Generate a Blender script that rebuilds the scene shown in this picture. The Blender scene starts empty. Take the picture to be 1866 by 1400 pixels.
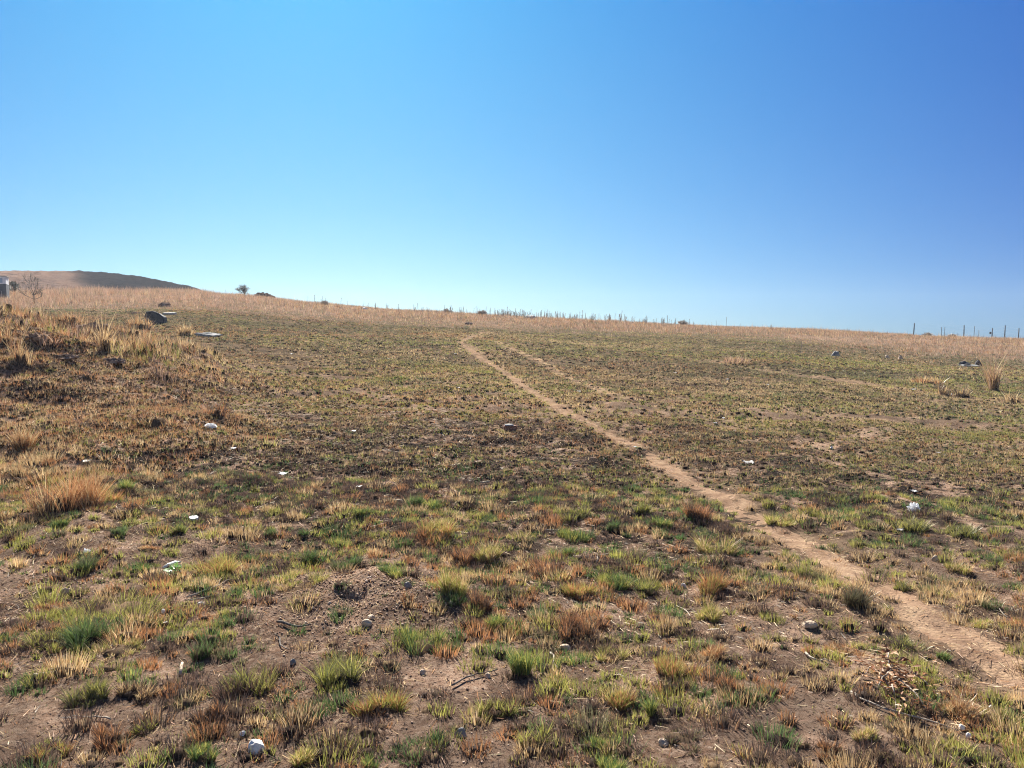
import bpy, bmesh, math, random
import numpy as np
from mathutils import Vector, Matrix, noise as mnoise

random.seed(7)
RNG = np.random.default_rng(11)
scene = bpy.context.scene
COL = scene.collection
PI = math.pi

# ------------------------------------------------------------------ camera
F, CX, CY = 1410.0, 933.0, 700.0
ZC = 1.6
PITCH = math.atan(60 / F)
cam_d = bpy.data.cameras.new("camera")
cam = bpy.data.objects.new("camera", cam_d)
COL.objects.link(cam)
cam_d.sensor_width = 36.0
cam_d.lens = 36.0 * F / 1866.0
cam_d.clip_start = 0.05
cam_d.clip_end = 6000
cam.location = (0, 0, ZC)
cam.rotation_euler = (PI / 2 - PITCH, 0, 0)
scene.camera = cam


def ray(px, py):
    a, b = (px - CX) / F, -(py - CY) / F
    c, s = math.cos(PITCH), math.sin(PITCH)
    return np.array([a, c + b * s, -s + b * c])


def proj(x, y, z):
    c, s = math.cos(PITCH), math.sin(PITCH)
    dz = z - ZC
    fw = y * c - dz * s
    up = y * s + dz * c
    return CX + F * x / fw, CY - F * up / fw


# ------------------------------------------------------------------ noise
def _hash(ix, iy, seed):
    h = (ix.astype(np.int64) * 374761393 + iy.astype(np.int64) * 668265263 + seed * 982451653) & 0x7FFFFFFF
    h = ((h ^ (h >> 13)) * 1274126177) & 0x7FFFFFFF
    h = h ^ (h >> 16)
    return (h & 0xFFFFF) / float(0xFFFFF)


def vnoise(x, y, scale, seed=0):
    x = np.asarray(x, float) / scale + 1000.3
    y = np.asarray(y, float) / scale + 1000.7
    ix, iy = np.floor(x), np.floor(y)
    fx, fy = x - ix, y - iy
    fx = fx * fx * (3 - 2 * fx)
    fy = fy * fy * (3 - 2 * fy)
    a = _hash(ix, iy, seed); b = _hash(ix + 1, iy, seed)
    c = _hash(ix, iy + 1, seed); d = _hash(ix + 1, iy + 1, seed)
    return (a + (b - a) * fx) * (1 - fy) + (c + (d - c) * fx) * fy


def fbm(x, y, scale, seed=0, octv=3):
    t, amp, tot = 0, 1.0, 0
    for k in range(octv):
        t = t + amp * vnoise(x, y, scale / 2 ** k, seed + 17 * k)
        tot += amp
        amp *= 0.5
    return t / tot


def sst(a, b, x):
    t = np.clip((x - a) / (b - a), 0, 1)
    return t * t * (3 - 2 * t)


# ------------------------------------------------------------------ terrain
TX = np.array([-200, 0, 200, 365, 445, 560, 700, 845, 960, 1100, 1300, 1500, 1663, 1866, 2100.])
TR = np.array([537, 535, 535, 536, 543, 555, 566, 573, 581, 588, 597, 605, 613, 619, 623.])
TD = np.array([75, 76, 78, 80, 80, 78, 76, 75, 75, 76, 79, 80, 80, 92, 95.])
TS = np.array([.03, .03, .03, .028, .027, .024, .022, .02, .018, .016, .014, .012, .011, .01, .01])
TA = np.arctan((TX - CX) / F)
AMAX = 0.70
PATH_PX = [(2080, 1400), (1960, 1300), (1866, 1232), (1760, 1165), (1650, 1092), (1560, 1035), (1470, 985), (1385, 940), (1310, 900),
           (1240, 862), (1180, 825), (1120, 792), (1075, 770), (1035, 752), (1000, 728), (960, 705), (930, 684),
           (900, 664), (872, 648), (850, 634), (842, 627), (846, 620), (862, 611), (882, 604)]
PATH2_PX = [(1135, 728), (1090, 708), (1050, 690), (1010, 673), (975, 655), (940, 640), (915, 630), (905, 622)]


def base_height(x, y):
    x = np.asarray(x, float); y = np.asarray(y, float)
    r = np.hypot(x, y)
    az = np.arctan2(x, y)
    ac = np.clip(az, -AMAX, AMAX)
    R = np.interp(ac, TA, TR); D = np.interp(ac, TA, TD); s0 = np.interp(ac, TA, TS)
    d = r * np.cos(ac)
    e = (640 - R) / F
    zD = ZC + e * D
    t = np.clip(d / D, 0, 1)
    h01 = 3 * t * t - 2 * t ** 3; h10 = t * (1 - t) ** 2; h11 = t * t * (t - 1)
    z = h01 * zD + h10 * D * s0 + h11 * D * e
    q = np.maximum(d - D, 0)
    m = (e + 0.08) / 0.003
    zb = np.where(q < m, e * q - 0.0015 * q * q, e * m - 0.0015 * m * m - 0.08 * (q - m))
    z = z + np.where(q > 0, zb, 0)
    z = np.where(d > D, np.maximum(z, -3.0), z)
    wb = 1 - sst(1.2, 2.2, np.abs(az))
    z = z * wb
    # old overgrown spoil bank on the left
    mnd = 1.25 * np.exp(-(((x + 9.8) / 3.9) ** 2 + ((y - 14.3) / 4.6) ** 2) ** 1.25)
    mnd = mnd + 0.55 * np.exp(-(((x + 14.5) / 4.5) ** 2 + ((y - 17.0) / 5.0) ** 2))
    mnd = mnd + 0.22 * np.exp(-(((x + 4.9) / 1.3) ** 2 + ((y - 9.6) / 1.8) ** 2))
    mnd = mnd * (0.8 + 0.45 * fbm(x, y, 1.6, 5))
    z = z + mnd
    # crumbled soil heap in the foreground
    z = z + 0.12 * np.exp(-(((x + 0.82) / 0.52) ** 2 + ((y - 4.55) / 0.42) ** 2)) * (0.7 + 0.6 * vnoise(x, y, 0.12, 9))
    return z


_path_pts = None
_path2_pts = None


def seg_dist(x, y, P):
    best = np.full(np.shape(x), 1e9)
    for (ax, ay), (bx, by) in zip(P[:-1], P[1:]):
        vx, vy = bx - ax, by - ay
        t = np.clip(((x - ax) * vx + (y - ay) * vy) / (vx * vx + vy * vy), 0, 1)
        best = np.minimum(best, np.hypot(x - ax - t * vx, y - ay - t * vy))
    return best


def mound_mask(x, y):
    e = ((x + 10.3) / 5.6) ** 2 + ((y - 13.6) / 6.0) ** 2
    m = 1 - sst(.72, 1.15, e + .5 * (fbm(x, y, 1.6, 71) - .5))
    e2 = ((x + 5.6) / 2.6) ** 2 + ((y - 9.2) / 2.9) ** 2
    m2 = 1 - sst(.6, 1.1, e2 + .6 * (fbm(x, y, 1.2, 73) - .5))
    return np.maximum(m, .85 * m2)


def height(x, y):
    x = np.asarray(x, float); y = np.asarray(y, float)
    r = np.hypot(x, y)
    z = base_height(x, y)
    z = z + 0.30 * (fbm(x, y, 14, 3) - .5) * sst(8, 40, r) + .5 * (fbm(x, y, 7, 45) - .5) * sst(50, 70, r) + 0.10 * (fbm(x, y, 3.2, 21) - .5)
    f1 = 1 - sst(25, 60, r)
    z = z + (0.085 * (vnoise(x, y, 0.62, 31) - .5) + .05 * (vnoise(x, y, .3, 33) - .5) * (1 - sst(14, 30, r))) * f1 * (.5 + .9 * vnoise(x, y, 2.5, 35)) * sst(2.5, 6, r)
    z = z + .22 * (fbm(x, y, .9, 37) - .5) * mound_mask(x, y)
    z = z + .10 * (fbm(x, y, 2.4, 39) - .5) * sst(12, 25, r) * (1 - sst(60, 90, r))
    f2 = 1 - sst(8, 18, r)
    z = z + (0.026 * (vnoise(x, y, 0.19, 41) - .5) + 0.012 * (vnoise(x, y, 0.07, 43) - .5)) * f2
    if _path_pts is not None:
        pd = seg_dist(x, y, _path_pts)
        z = z - 0.028 * (1 - sst(0.1, 0.5, pd))
    return z


def G(px, py, fn=None):
    """where the view ray of a photo pixel meets the terrain"""
    fn = fn or height
    v = ray(px, py)
    t = np.geomspace(1.5, 105, 3000)
    P = np.outer(t, v); P[:, 2] += ZC
    below = P[:, 2] <= fn(P[:, 0], P[:, 1])
    i = int(np.argmax(below)) if below.any() else -1
    if i < 0:   # above the skyline: the crest in that direction
        ac = math.atan2(v[0], v[1]); D = float(np.interp(ac, TA, TD))
        k = D / v[1]
        return Vector((v[0] * k, v[1] * k, float(fn(v[0] * k, v[1] * k))))
    p = P[i]
    return Vector((p[0], p[1], float(fn(p[0], p[1]))))


def S(px, d):
    """ground point at depth d in the direction of photo column px"""
    x = d * (px - CX) / F
    return Vector((x, d, float(height(x, d))))


_path_pts = [tuple(G(a, b, base_height)[:2]) for a, b in PATH_PX]
_path2_pts = [tuple(G(a, b, base_height)[:2]) for a, b in PATH2_PX]


_track_pts = [tuple(G(a, b, base_height)[:2]) for a, b in ((960, 612), (1100, 632), (1300, 657), (1450, 682), (1600, 702), (1720, 716), (1900, 745))]


def smooth_poly(P, n=6):
    P = [np.array(p) for p in P]
    out = []
    for i in range(len(P) - 1):
        p0, p1, p2, p3 = P[max(i - 1, 0)], P[i], P[i + 1], P[min(i + 2, len(P) - 1)]
        for k in range(n):
            t = k / n
            out.append(0.5 * (2 * p1 + (p2 - p0) * t + (2 * p0 - 5 * p1 + 4 * p2 - p3) * t * t + (3 * p1 - p0 - 3 * p2 + p3) * t ** 3))
    out.append(P[-1])
    return out


# ------------------------------------------------------------------ object helpers
def tag(o, label=None, cat=None, group=None, kind=None):
    if label: o["label"] = label
    if cat: o["category"] = cat
    if group: o["group"] = group
    if kind: o["kind"] = kind
    return o


def np_mesh(name, V, faces, nper, mat, color=None, smooth=False, attrs=None):
    me = bpy.data.meshes.new(name)
    n = len(V); nf = len(faces) // nper
    me.vertices.add(n); me.vertices.foreach_set("co", np.ascontiguousarray(V, dtype=np.float32).ravel())
    me.loops.add(nf * nper); me.loops.foreach_set("vertex_index", np.ascontiguousarray(faces, dtype=np.int32).ravel())
    me.polygons.add(nf)
    me.polygons.foreach_set("loop_start", np.arange(0, nf * nper, nper, dtype=np.int32))
    me.polygons.foreach_set("loop_total", np.full(nf, nper, dtype=np.int32))
    if smooth:
        me.polygons.foreach_set("use_smooth", np.ones(nf, dtype=bool))
    me.update(calc_edges=True)
    if color is not None:
        ca = me.color_attributes.new("Col", 'FLOAT_COLOR', 'POINT')
        c4 = np.ones((n, 4), dtype=np.float32); c4[:, :3] = color
        ca.data.foreach_set("color", c4.ravel())
    for k, v in (attrs or {}).items():
        a = me.attributes.new(k, 'FLOAT', 'POINT')
        a.data.foreach_set("value", np.ascontiguousarray(v, dtype=np.float32))
    me.materials.append(mat)
    return me


def link(name, me, parent=None, loc=None):
    o = bpy.data.objects.new(name, me)
    COL.objects.link(o)
    if parent: o.parent = parent
    if loc is not None: o.location = loc
    return o


def bm_obj(name, bm, mat, parent=None, loc=None, smooth=False, rz=0):
    me = bpy.data.meshes.new(name)
    bm.normal_update(); bm.to_mesh(me); bm.free()
    me.materials.append(mat)
    if smooth:
        for p in me.polygons: p.use_smooth = True
    o = link(name, me, parent, loc)
    o.rotation_euler.z = rz
    return o


def empty(name, loc, rz=0):
    o = bpy.data.objects.new(name, None)
    COL.objects.link(o)
    o.location = loc; o.rotation_euler.z = rz
    o.empty_display_size = 0.2
    return o


# ------------------------------------------------------------------ materials
def new_mat(name):
    m = bpy.data.materials.new(name); m.use_nodes = True
    nt = m.node_tree; nt.nodes.clear()
    return m, nt, nt.nodes, nt.links


def N(nodes, t, **kw):
    n = nodes.new(t)
    for k, v in kw.items(): setattr(n, k, v)
    return n


def grass_mat(name, trans=0.3, gloss=0.06):
    m, nt, nd, lk = new_mat(name)
    out = N(nd, 'ShaderNodeOutputMaterial')
    at = N(nd, 'ShaderNodeAttribute', attribute_name="Col")
    di = N(nd, 'ShaderNodeBsdfDiffuse'); tr = N(nd, 'ShaderNodeBsdfTranslucent')
    gl = N(nd, 'ShaderNodeBsdfGlossy'); gl.inputs['Roughness'].default_value = 0.45
    gl.inputs['Color'].default_value = (.9, .9, .85, 1)
    mx = N(nd, 'ShaderNodeMixShader'); mx.inputs[0].default_value = trans
    m2 = N(nd, 'ShaderNodeMixShader'); m2.inputs[0].default_value = gloss
    lk.new(at.outputs['Color'], di.inputs['Color']); lk.new(at.outputs['Color'], tr.inputs['Color'])
    lk.new(di.outputs[0], mx.inputs[1]); lk.new(tr.outputs[0], mx.inputs[2])
    lk.new(mx.outputs[0], m2.inputs[1]); lk.new(gl.outputs[0], m2.inputs[2])
    lk.new(m2.outputs[0], out.inputs['Surface'])
    return m


def noise_mat(name, stops, scale=6, rough=.9, bump=.4, bscale=30, coord='Object', detail=8, spec=.2, trans=0):
    m, nt, nd, lk = new_mat(name)
    out = N(nd, 'ShaderNodeOutputMaterial'); b = N(nd, 'ShaderNodeBsdfPrincipled')
    b.inputs['Roughness'].default_value = rough
    b.inputs['Specular IOR Level'].default_value = spec
    tc = N(nd, 'ShaderNodeTexCoord')
    n1 = N(nd, 'ShaderNodeTexNoise'); n1.inputs['Scale'].default_value = scale; n1.inputs['Detail'].default_value = detail
    n1.inputs['Roughness'].default_value = .65
    cr = N(nd, 'ShaderNodeValToRGB')
    while len(cr.color_ramp.elements) < len(stops): cr.color_ramp.elements.new(.5)
    for e, (p, c) in zip(cr.color_ramp.elements, stops):
        e.position = p; e.color = (*c, 1)
    n2 = N(nd, 'ShaderNodeTexNoise'); n2.inputs['Scale'].default_value = bscale; n2.inputs['Detail'].default_value = 8
    bp = N(nd, 'ShaderNodeBump'); bp.inputs['Strength'].default_value = bump; bp.inputs['Distance'].default_value = .03
    lk.new(tc.outputs[coord], n1.inputs['Vector']); lk.new(tc.outputs[coord], n2.inputs['Vector'])
    lk.new(n1.outputs['Fac'], cr.inputs['Fac']); lk.new(cr.outputs['Color'], b.inputs['Base Color'])
    lk.new(n2.outputs['Fac'], bp.inputs['Height']); lk.new(bp.outputs['Normal'], b.inputs['Normal'])
    lk.new(b.outputs[0], out.inputs['Surface'])
    return m


def mixc(nd, lk, fac, a, b):
    mx = N(nd, 'ShaderNodeMix', data_type='RGBA')
    for sock, v in ((mx.inputs[0], fac), (mx.inputs[6], a), (mx.inputs[7], b)):
        if hasattr(v, 'is_output'): lk.new(v, sock)
        elif isinstance(v, (int, float)): sock.default_value = v
        else: sock.default_value = (*v, 1)
    return mx.outputs[2]


def ground_mat():
    m, nt, nd, lk = new_mat("ground_soil")
    out = N(nd, 'ShaderNodeOutputMaterial'); b = N(nd, 'ShaderNodeBsdfPrincipled')
    b.inputs['Roughness'].default_value = 1; b.inputs['Specular IOR Level'].default_value = 0
    geo = N(nd, 'ShaderNodeNewGeometry'); pos = geo.outputs['Position']

    def nz(scale, detail=6, rough=.6, dist=0):
        n = N(nd, 'ShaderNodeTexNoise'); n.inputs['Scale'].default_value = scale
        n.inputs['Detail'].default_value = detail; n.inputs['Roughness'].default_value = rough
        n.inputs['Distortion'].default_value = dist
        lk.new(pos, n.inputs['Vector']); return n.outputs['Fac']

    def ramp(x, a, c):
        r = N(nd, 'ShaderNodeMapRange'); r.interpolation_type = 'SMOOTHSTEP'
        r.inputs['From Min'].default_value = a; r.inputs['From Max'].default_value = c
        lk.new(x, r.inputs['Value']); return r.outputs['Result']

    def att(nm):
        a = N(nd, 'ShaderNodeAttribute', attribute_name=nm); return a.outputs['Fac']

    c = mixc(nd, lk, ramp(nz(1.3, 8, .65), .36, .66), (.185, .112, .075), (.41, .268, .185))
    c = mixc(nd, lk, ramp(nz(28, 6, .7), .40, .75), c, (.46, .34, .25))
    c = mixc(nd, lk, ramp(nz(60, 4, .7), .52, .64), c, (.10, .062, .045))
    # scorched ground
    mth = N(nd, 'ShaderNodeMath', operation='MULTIPLY')
    lk.new(ramp(nz(2.2, 8, .7, .4), .38, .54), mth.inputs[0]); lk.new(att("burn"), mth.inputs[1])
    c = mixc(nd, lk, mth.outputs[0], c, (.032, .026, .023))
    # short thatch covering the soil further out
    th = mixc(nd, lk, ramp(nz(.35, 8, .7), .38, .62), (.105, .083, .05), (.205, .135, .085))
    th = mixc(nd, lk, ramp(nz(4, 8, .75), .42, .58), th, (.045, .036, .026))
    c = mixc(nd, lk, att("veg"), c, th)
    bn = mixc(nd, lk, ramp(nz(.2, 8, .7), .4, .62), (.16, .115, .08), (.22, .145, .10))
    c = mixc(nd, lk, att("band"), c, bn)
    tm = N(nd, 'ShaderNodeMath', operation='MULTIPLY')
    lk.new(att("trod"), tm.inputs[0]); lk.new(ramp(nz(1.7, 8, .7), .34, .56), tm.inputs[1])
    c = mixc(nd, lk, tm.outputs[0], c, mixc(nd, lk, ramp(nz(9, 8, .7), .38, .66), (.17, .11, .072), (.30, .21, .135)))
    lk.new(c, b.inputs['Base Color'])
    bp = N(nd, 'ShaderNodeBump'); bp.inputs['Strength'].default_value = .9; bp.inputs['Distance'].default_value = .02
    bp2 = N(nd, 'ShaderNodeBump'); bp2.inputs['Strength'].default_value = .8; bp2.inputs['Distance'].default_value = .05
    lk.new(nz(75, 10, .85), bp.inputs['Height']); lk.new(nz(13, 8, .7), bp2.inputs['Height'])
    lk.new(bp2.outputs[0], bp.inputs['Normal']); lk.new(bp.outputs[0], b.inputs['Normal'])
    lk.new(b.outputs[0], out.inputs['Surface'])
    return m


M_GRASS = grass_mat("grass_blades")
M_STRAW = grass_mat("dead_straw", .2, .02)
M_GROUND = ground_mat()
M_PATH = noise_mat("trodden_soil", [(.28, (.12, .075, .05)), (.45, (.19, .122, .08)), (.6, (.26, .175, .112)), (.8, (.38, .285, .18))], 6, 1, .4, 60, 'Object', 10, 0)
M_HILL = None
M_ROCKD = noise_mat("dark_rock", [(.3, (.035, .036, .042)), (.6, (.07, .07, .075)), (.8, (.16, .15, .14))], 5, .85, .6, 18)
M_ROCKG = noise_mat("grey_rock", [(.3, (.13, .125, .12)), (.6, (.25, .24, .225)), (.8, (.38, .36, .33))], 9, .85, .6, 26)
M_CONC = noise_mat("pale_concrete", [(.3, (.20, .195, .19)), (.7, (.34, .33, .31))], 9, .85, .4, 30)
M_STONEW = noise_mat("white_stone", [(.25, (.45, .41, .36)), (.5, (.7, .67, .62)), (.8, (.8, .78, .74))], 22, .75, .5, 60)
M_STONET = noise_mat("tan_stone", [(.25, (.30, .21, .14)), (.5, (.48, .36, .25)), (.8, (.6, .5, .38))], 25, .8, .5, 70)
M_LITTER = noise_mat("white_litter", [(.3, (.42, .40, .37)), (.55, (.64, .63, .61)), (.8, (.72, .72, .71))], 20, .5, .25, 40, spec=.5)
M_BAG = grass_mat("bag_film", .4, .08)
M_BRICK = noise_mat("fired_brick", [(.3, (.16, .075, .05)), (.7, (.3, .15, .1))], 20, .9, .5, 60)
M_CLOD = noise_mat("earth_clod", [(.3, (.10, .07, .055)), (.5, (.20, .14, .105)), (.7, (.36, .26, .19))], 7, 1, 1, 14, spec=0)
M_POST = noise_mat("weathered_post", [(.3, (.05, .055, .065)), (.7, (.12, .125, .135))], 8, .8, .3, 40)
M_WIRE = noise_mat("galvanised_wire", [(.3, (.2, .21, .22)), (.7, (.32, .33, .34))], 8, .5, .1, 40)
M_BARK = noise_mat("grey_bark", [(.3, (.07, .06, .05)), (.7, (.16, .135, .115))], 14, .95, .6, 40)
M_WHITEW = noise_mat("white_wall", [(.3, (.6, .6, .6)), (.7, (.74, .74, .73))], 3, .8, .1, 30)
M_DARKW = noise_mat("dark_wall", [(.3, (.06, .065, .08)), (.7, (.11, .115, .13))], 3, .85, .2, 30)
M_WEED = noise_mat("dry_weed", [(.3, (.20, .155, .125)), (.7, (.34, .27, .21))], 9, .95, .2, 30)
M_TWIG = noise_mat("bleached_twig", [(.3, (.22, .18, .14)), (.7, (.42, .36, .29))], 15, .9, .3, 60)

# ------------------------------------------------------------------ vegetation zones (world space)
_bx = [-150, 0, 150, 300, 450, 600, 720, 845, 1000, 1150, 1300, 1420, 1500, 1600, 1700, 1866, 2000]
_by = [561, 561, 560, 559, 566, 577, 583, 590, 594, 598, 604, 612, 622, 634, 645, 655, 660]
_ba = np.array([math.atan2(*G(a, b, base_height)[:2]) for a, b in zip(_bx, _by)])
_bd = np.array([G(a, b, base_height)[1] for a, b in zip(_bx, _by)])


def band_mask(x, y):
    az = np.arctan2(x, y)
    dd = np.interp(az, _ba, _bd)
    d = y * (1 + 0.25 * (fbm(x, y, 9, 61) - .5))
    return sst(dd * .80, dd * 1.15, d)


def burn_mask(x, y):
    e = ((x - .2) / 6.5) ** 2 + ((y - 9.2) / 3.8) ** 2
    m = 1 - sst(.5, 1.4, e)
    return np.clip(.48 + .52 * np.maximum(m, .8 * mound_mask(x, y)), 0, 1) * (1 - sst(22, 40, y))


def path_clear(x, y):
    w = 0.23 + 0.16 * (vnoise(x, y, .5, 81) - .5)
    d1 = seg_dist(x, y, _path_pts) / w
    return d1


HEAP = (-.82, 4.5)
SOIL_PATCH = [(G(640, 1110), .62, .5), (G(820, 1235), .45, .3), (G(500, 1215), .40, .22), (G(60, 1085), .55, .38), (G(1470, 1330), .38, .18),
              (G(300, 985), .55, .5), (G(670, 1035), .5, .35), (G(1560, 1300), .3, .15), (G(700, 1320), .3, .1), (G(1200, 1000), .35, .3)]


def bare(x, y):
    m = np.zeros(np.shape(x))
    for p, rx, ry in SOIL_PATCH:
        m = np.maximum(m, 1 - sst(.6, 1.3, ((x - p.x) / rx) ** 2 + ((y - p.y) / ry) ** 2))
    return m


# ------------------------------------------------------------------ ground
def make_ground():
    na, nr = 640, 760
    az = np.concatenate([np.linspace(-PI, -.80, 40)[:-1], np.linspace(-.80, .80, na), np.linspace(.80, PI, 40)[1:]])
    r = np.concatenate([np.geomspace(.25, 1.6, 14)[:-1], np.geomspace(1.6, 130, nr), np.geomspace(130, 4500, 46)[1:]])
    A, R = np.meshgrid(az, r)
    X = (R * np.sin(A)).ravel(); Y = (R * np.cos(A)).ravel()
    Z = height(X, Y)
    V = np.stack([X, Y, Z], 1)
    n_a, n_r = len(az), len(r)
    i = np.arange(n_r - 1)[:, None] * n_a + np.arange(n_a - 1)[None, :]
    Fc = np.stack([i, i + n_a, i + n_a + 1, i + 1], -1).reshape(-1)
    rr = np.hypot(X, Y)
    bnd = band_mask(X, np.maximum(Y, 1)) * (Y > 3)
    veg = np.clip(sst(9, 26, rr) * .9 + .25 * (fbm(X, Y, 1.5, 91) - .5), 0, .95) * (1 - .5 * mound_mask(X, Y))
    me = np_mesh("ground", V, Fc, 4, M_GROUND, smooth=True,
                 attrs={"trod": np.maximum(np.exp(-(seg_dist(X, Y, _path_pts) / .45) ** 2), np.maximum(.7 * np.exp(-(seg_dist(X, Y, _path2_pts) / .3) ** 2), .9 * np.exp(-(seg_dist(X, Y, _track_pts) / .5) ** 2))) * (Y > 0),
                        "veg": veg, "band": bnd, "burn": burn_mask(X, Y)})
    o = link("ground", me)
    tag(o, "rough brown and scorched veld ground rising to the skyline", "ground", kind="structure")


make_ground()


def make_path(name, label, pts, w0, mat, lift=.012, seed=1):
    P = smooth_poly(pts, 14)
    # resample evenly by depth-scaled step
    Q = [P[0]]
    for p in P[1:]:
        if np.hypot(*(p - Q[-1])) > .015 * max(1.5, p[1]) * .6: Q.append(p)
    Q = np.array(Q)
    T = np.gradient(Q, axis=0); T /= np.linalg.norm(T, axis=1)[:, None]
    Nn = np.stack([-T[:, 1], T[:, 0]], 1)
    K = 13
    us = np.linspace(-1, 1, K)
    L = np.zeros(len(Q)); L[1:] = np.cumsum(np.hypot(*np.diff(Q, axis=0).T))
    tp = np.clip((len(Q) - np.arange(len(Q))) / (len(Q) * .22), .35, 1)
    V = []
    for side in us:
        wv = w0 * (1 + .75 * (fbm(L, L * 0 + (7 if side > 0 else 3), .6, seed, 5) - .5) * 2) * tp
        p = Q + Nn * (side * wv)[:, None]
        z = height(p[:, 0], p[:, 1]) + lift * (1 - abs(side) ** 3 * 3.2) + .006 * (vnoise(p[:, 0], p[:, 1], .11, 3) - .5) + .012 * (fbm(p[:, 0], p[:, 1], .45, 13) - .53)
        V.append(np.column_stack([p, z]))
    V = np.stack(V, 1).reshape(-1, 3)
    n = len(Q)
    i = np.arange(n - 1)[:, None] * K + np.arange(K - 1)[None, :]
    Fc = np.stack([i, i + 1, i + K + 1, i + K], -1).reshape(-1)
    o = link(name, np_mesh(name, V, Fc, 4, mat, smooth=True))
    tag(o, label, "path", kind="structure")


make_path("footpath", "narrow trodden dirt footpath winding up the slope from lower right", _path_pts, .20, M_PATH, .004)
M_TRACK = noise_mat("faint_track_soil", [(.3, (.17, .115, .07)), (.55, (.27, .19, .115)), (.8, (.36, .28, .16))], 7, 1, .5, 50, 'Object', 10, 0)
make_path("faint_path", "faint pale side track right of the main footpath", _path2_pts, .19, M_TRACK, .0, 5)


def hill_mat():
    m, nt, nd, lk = new_mat("far_hill_cover")
    out = N(nd, 'ShaderNodeOutputMaterial'); b = N(nd, 'ShaderNodeBsdfPrincipled')
    b.inputs['Roughness'].default_value = 1; b.inputs['Specular IOR Level'].default_value = 0
    geo = N(nd, 'ShaderNodeNewGeometry')
    n = N(nd, 'ShaderNodeTexNoise'); n.inputs['Scale'].default_value = .12; n.inputs['Detail'].default_value = 10; n.inputs['Roughness'].default_value = .7
    n2 = N(nd, 'ShaderNodeTexNoise'); n2.inputs['Scale'].default_value = .6; n2.inputs['Detail'].default_value = 8
    lk.new(geo.outputs['Position'], n.inputs['Vector']); lk.new(geo.outputs['Position'], n2.inputs['Vector'])
    r1 = N(nd, 'ShaderNodeMapRange'); r1.inputs['From Min'].default_value = .38; r1.inputs['From Max'].default_value = .65
    lk.new(n.outputs['Fac'], r1.inputs['Value'])
    tan = mixc(nd, lk, r1.outputs[0], (.13, .082, .06), (.185, .115, .08))
    r2 = N(nd, 'ShaderNodeMapRange'); r2.inputs['From Min'].default_value = .4; r2.inputs['From Max'].default_value = .7
    lk.new(n2.outputs['Fac'], r2.inputs['Value'])
    dark = mixc(nd, lk, r2.outputs[0], (.007, .007, .010), (.02, .015, .015))
    at = N(nd, 'ShaderNodeAttribute', attribute_name="burnt")
    lk.new(mixc(nd, lk, at.outputs['Fac'], tan, dark), b.inputs['Base Color'])
    bp = N(nd, 'ShaderNodeBump'); bp.inputs['Strength'].default_value = .8; bp.inputs['Distance'].default_value = .8
    lk.new(n2.outputs['Fac'], bp.inputs['Height']); lk.new(bp.outputs[0], b.inputs['Normal'])
    lk.new(b.outputs[0], out.inputs['Surface'])
    return m


def make_hill():
    dx = np.array([-600, -250, 0, 80, 150, 210, 250, 300, 340, 365, 390])
    dy = np.array([520, 502, 498, 498.5, 500, 503, 508, 516, 525, 532, 545.])
    nu, nd_ = 420, 120
    px = np.linspace(-600, 390, nu); d = np.linspace(108, 300, nd_)
    PX, D = np.meshgrid(px, d)
    crest = np.interp(PX, dx, dy) + 1.0 * (fbm(PX, PX * 0, 25, 3, 4) - .5) * 2
    zc = ZC + 185 * (640 - crest) / F
    zb = -3.0
    t = sst(0, 1, (D - 108) / 77) * (D <= 185) + (1 - sst(0, 1, (D - 185) / 115)) * (D > 185)
    t = np.where(D <= 185, np.sin(np.clip((D - 108) / 77, 0, 1) * PI / 2) ** 1.1, t)
    X = D * (PX - CX) / F
    Z = zb + (zc - zb) * t + (.6 * (fbm(X, D, 5, 8) - .5) + .7 * (fbm(X, D, 1.8, 9, 3) - .5)) * t
    V = np.stack([X.ravel(), D.ravel(), Z.ravel()], 1)
    i = np.arange(nd_ - 1)[:, None] * nu + np.arange(nu - 1)[None, :]
    Fc = np.stack([i, i + 1, i + nu + 1, i + nu], -1).reshape(-1)
    # burnt flank: right of a slanting boundary, in world x of the hill
    row = proj(X, D, Z)[1]
    w = fbm(X, D, 12, 4, 4) - .5
    bt = sst(105, 190, PX + 70 * w - (row - 505) * .8)
    bt = bt * sst(.15, .6, bt + 0) * 1.0
    o = link("hill", np_mesh("hill", V, Fc, 4, hill_mat(), smooth=True, attrs={"burnt": bt.ravel()}))
    tag(o, "far hill with a dark burnt flank behind the dry grass", "hill", kind="structure")


make_hill()

# ------------------------------------------------------------------ grass generator
GREEN = np.array([[.085, .155, .045], [.11, .18, .055], [.075, .125, .05], [.14, .20, .06]])
YGREEN = np.array([[.31, .31, .07], [.38, .355, .09], [.24, .255, .06], [.44, .385, .12]])
STRAW = np.array([[.52, .35, .17], [.58, .41, .21], [.44, .285, .135], [.64, .49, .28]])
ORANGE = np.array([[.40, .19, .08], [.46, .23, .10], [.32, .14, .065], [.50, .28, .13]])
CHAR = np.array([[.075, .052, .042], [.12, .075, .055], [.05, .038, .034], [.17, .10, .07]])
RED = np.array([[.42, .255, .175], [.46, .29, .20], [.34, .215, .15], [.51, .36, .25]])
OLIVE = np.array([[.14, .135, .068], [.18, .158, .078], [.11, .115, .06], [.22, .185, .095]])
PAL = np.stack([GREEN, YGREEN, STRAW, ORANGE, CHAR, RED, OLIVE])   # kind, variant, rgb


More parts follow.
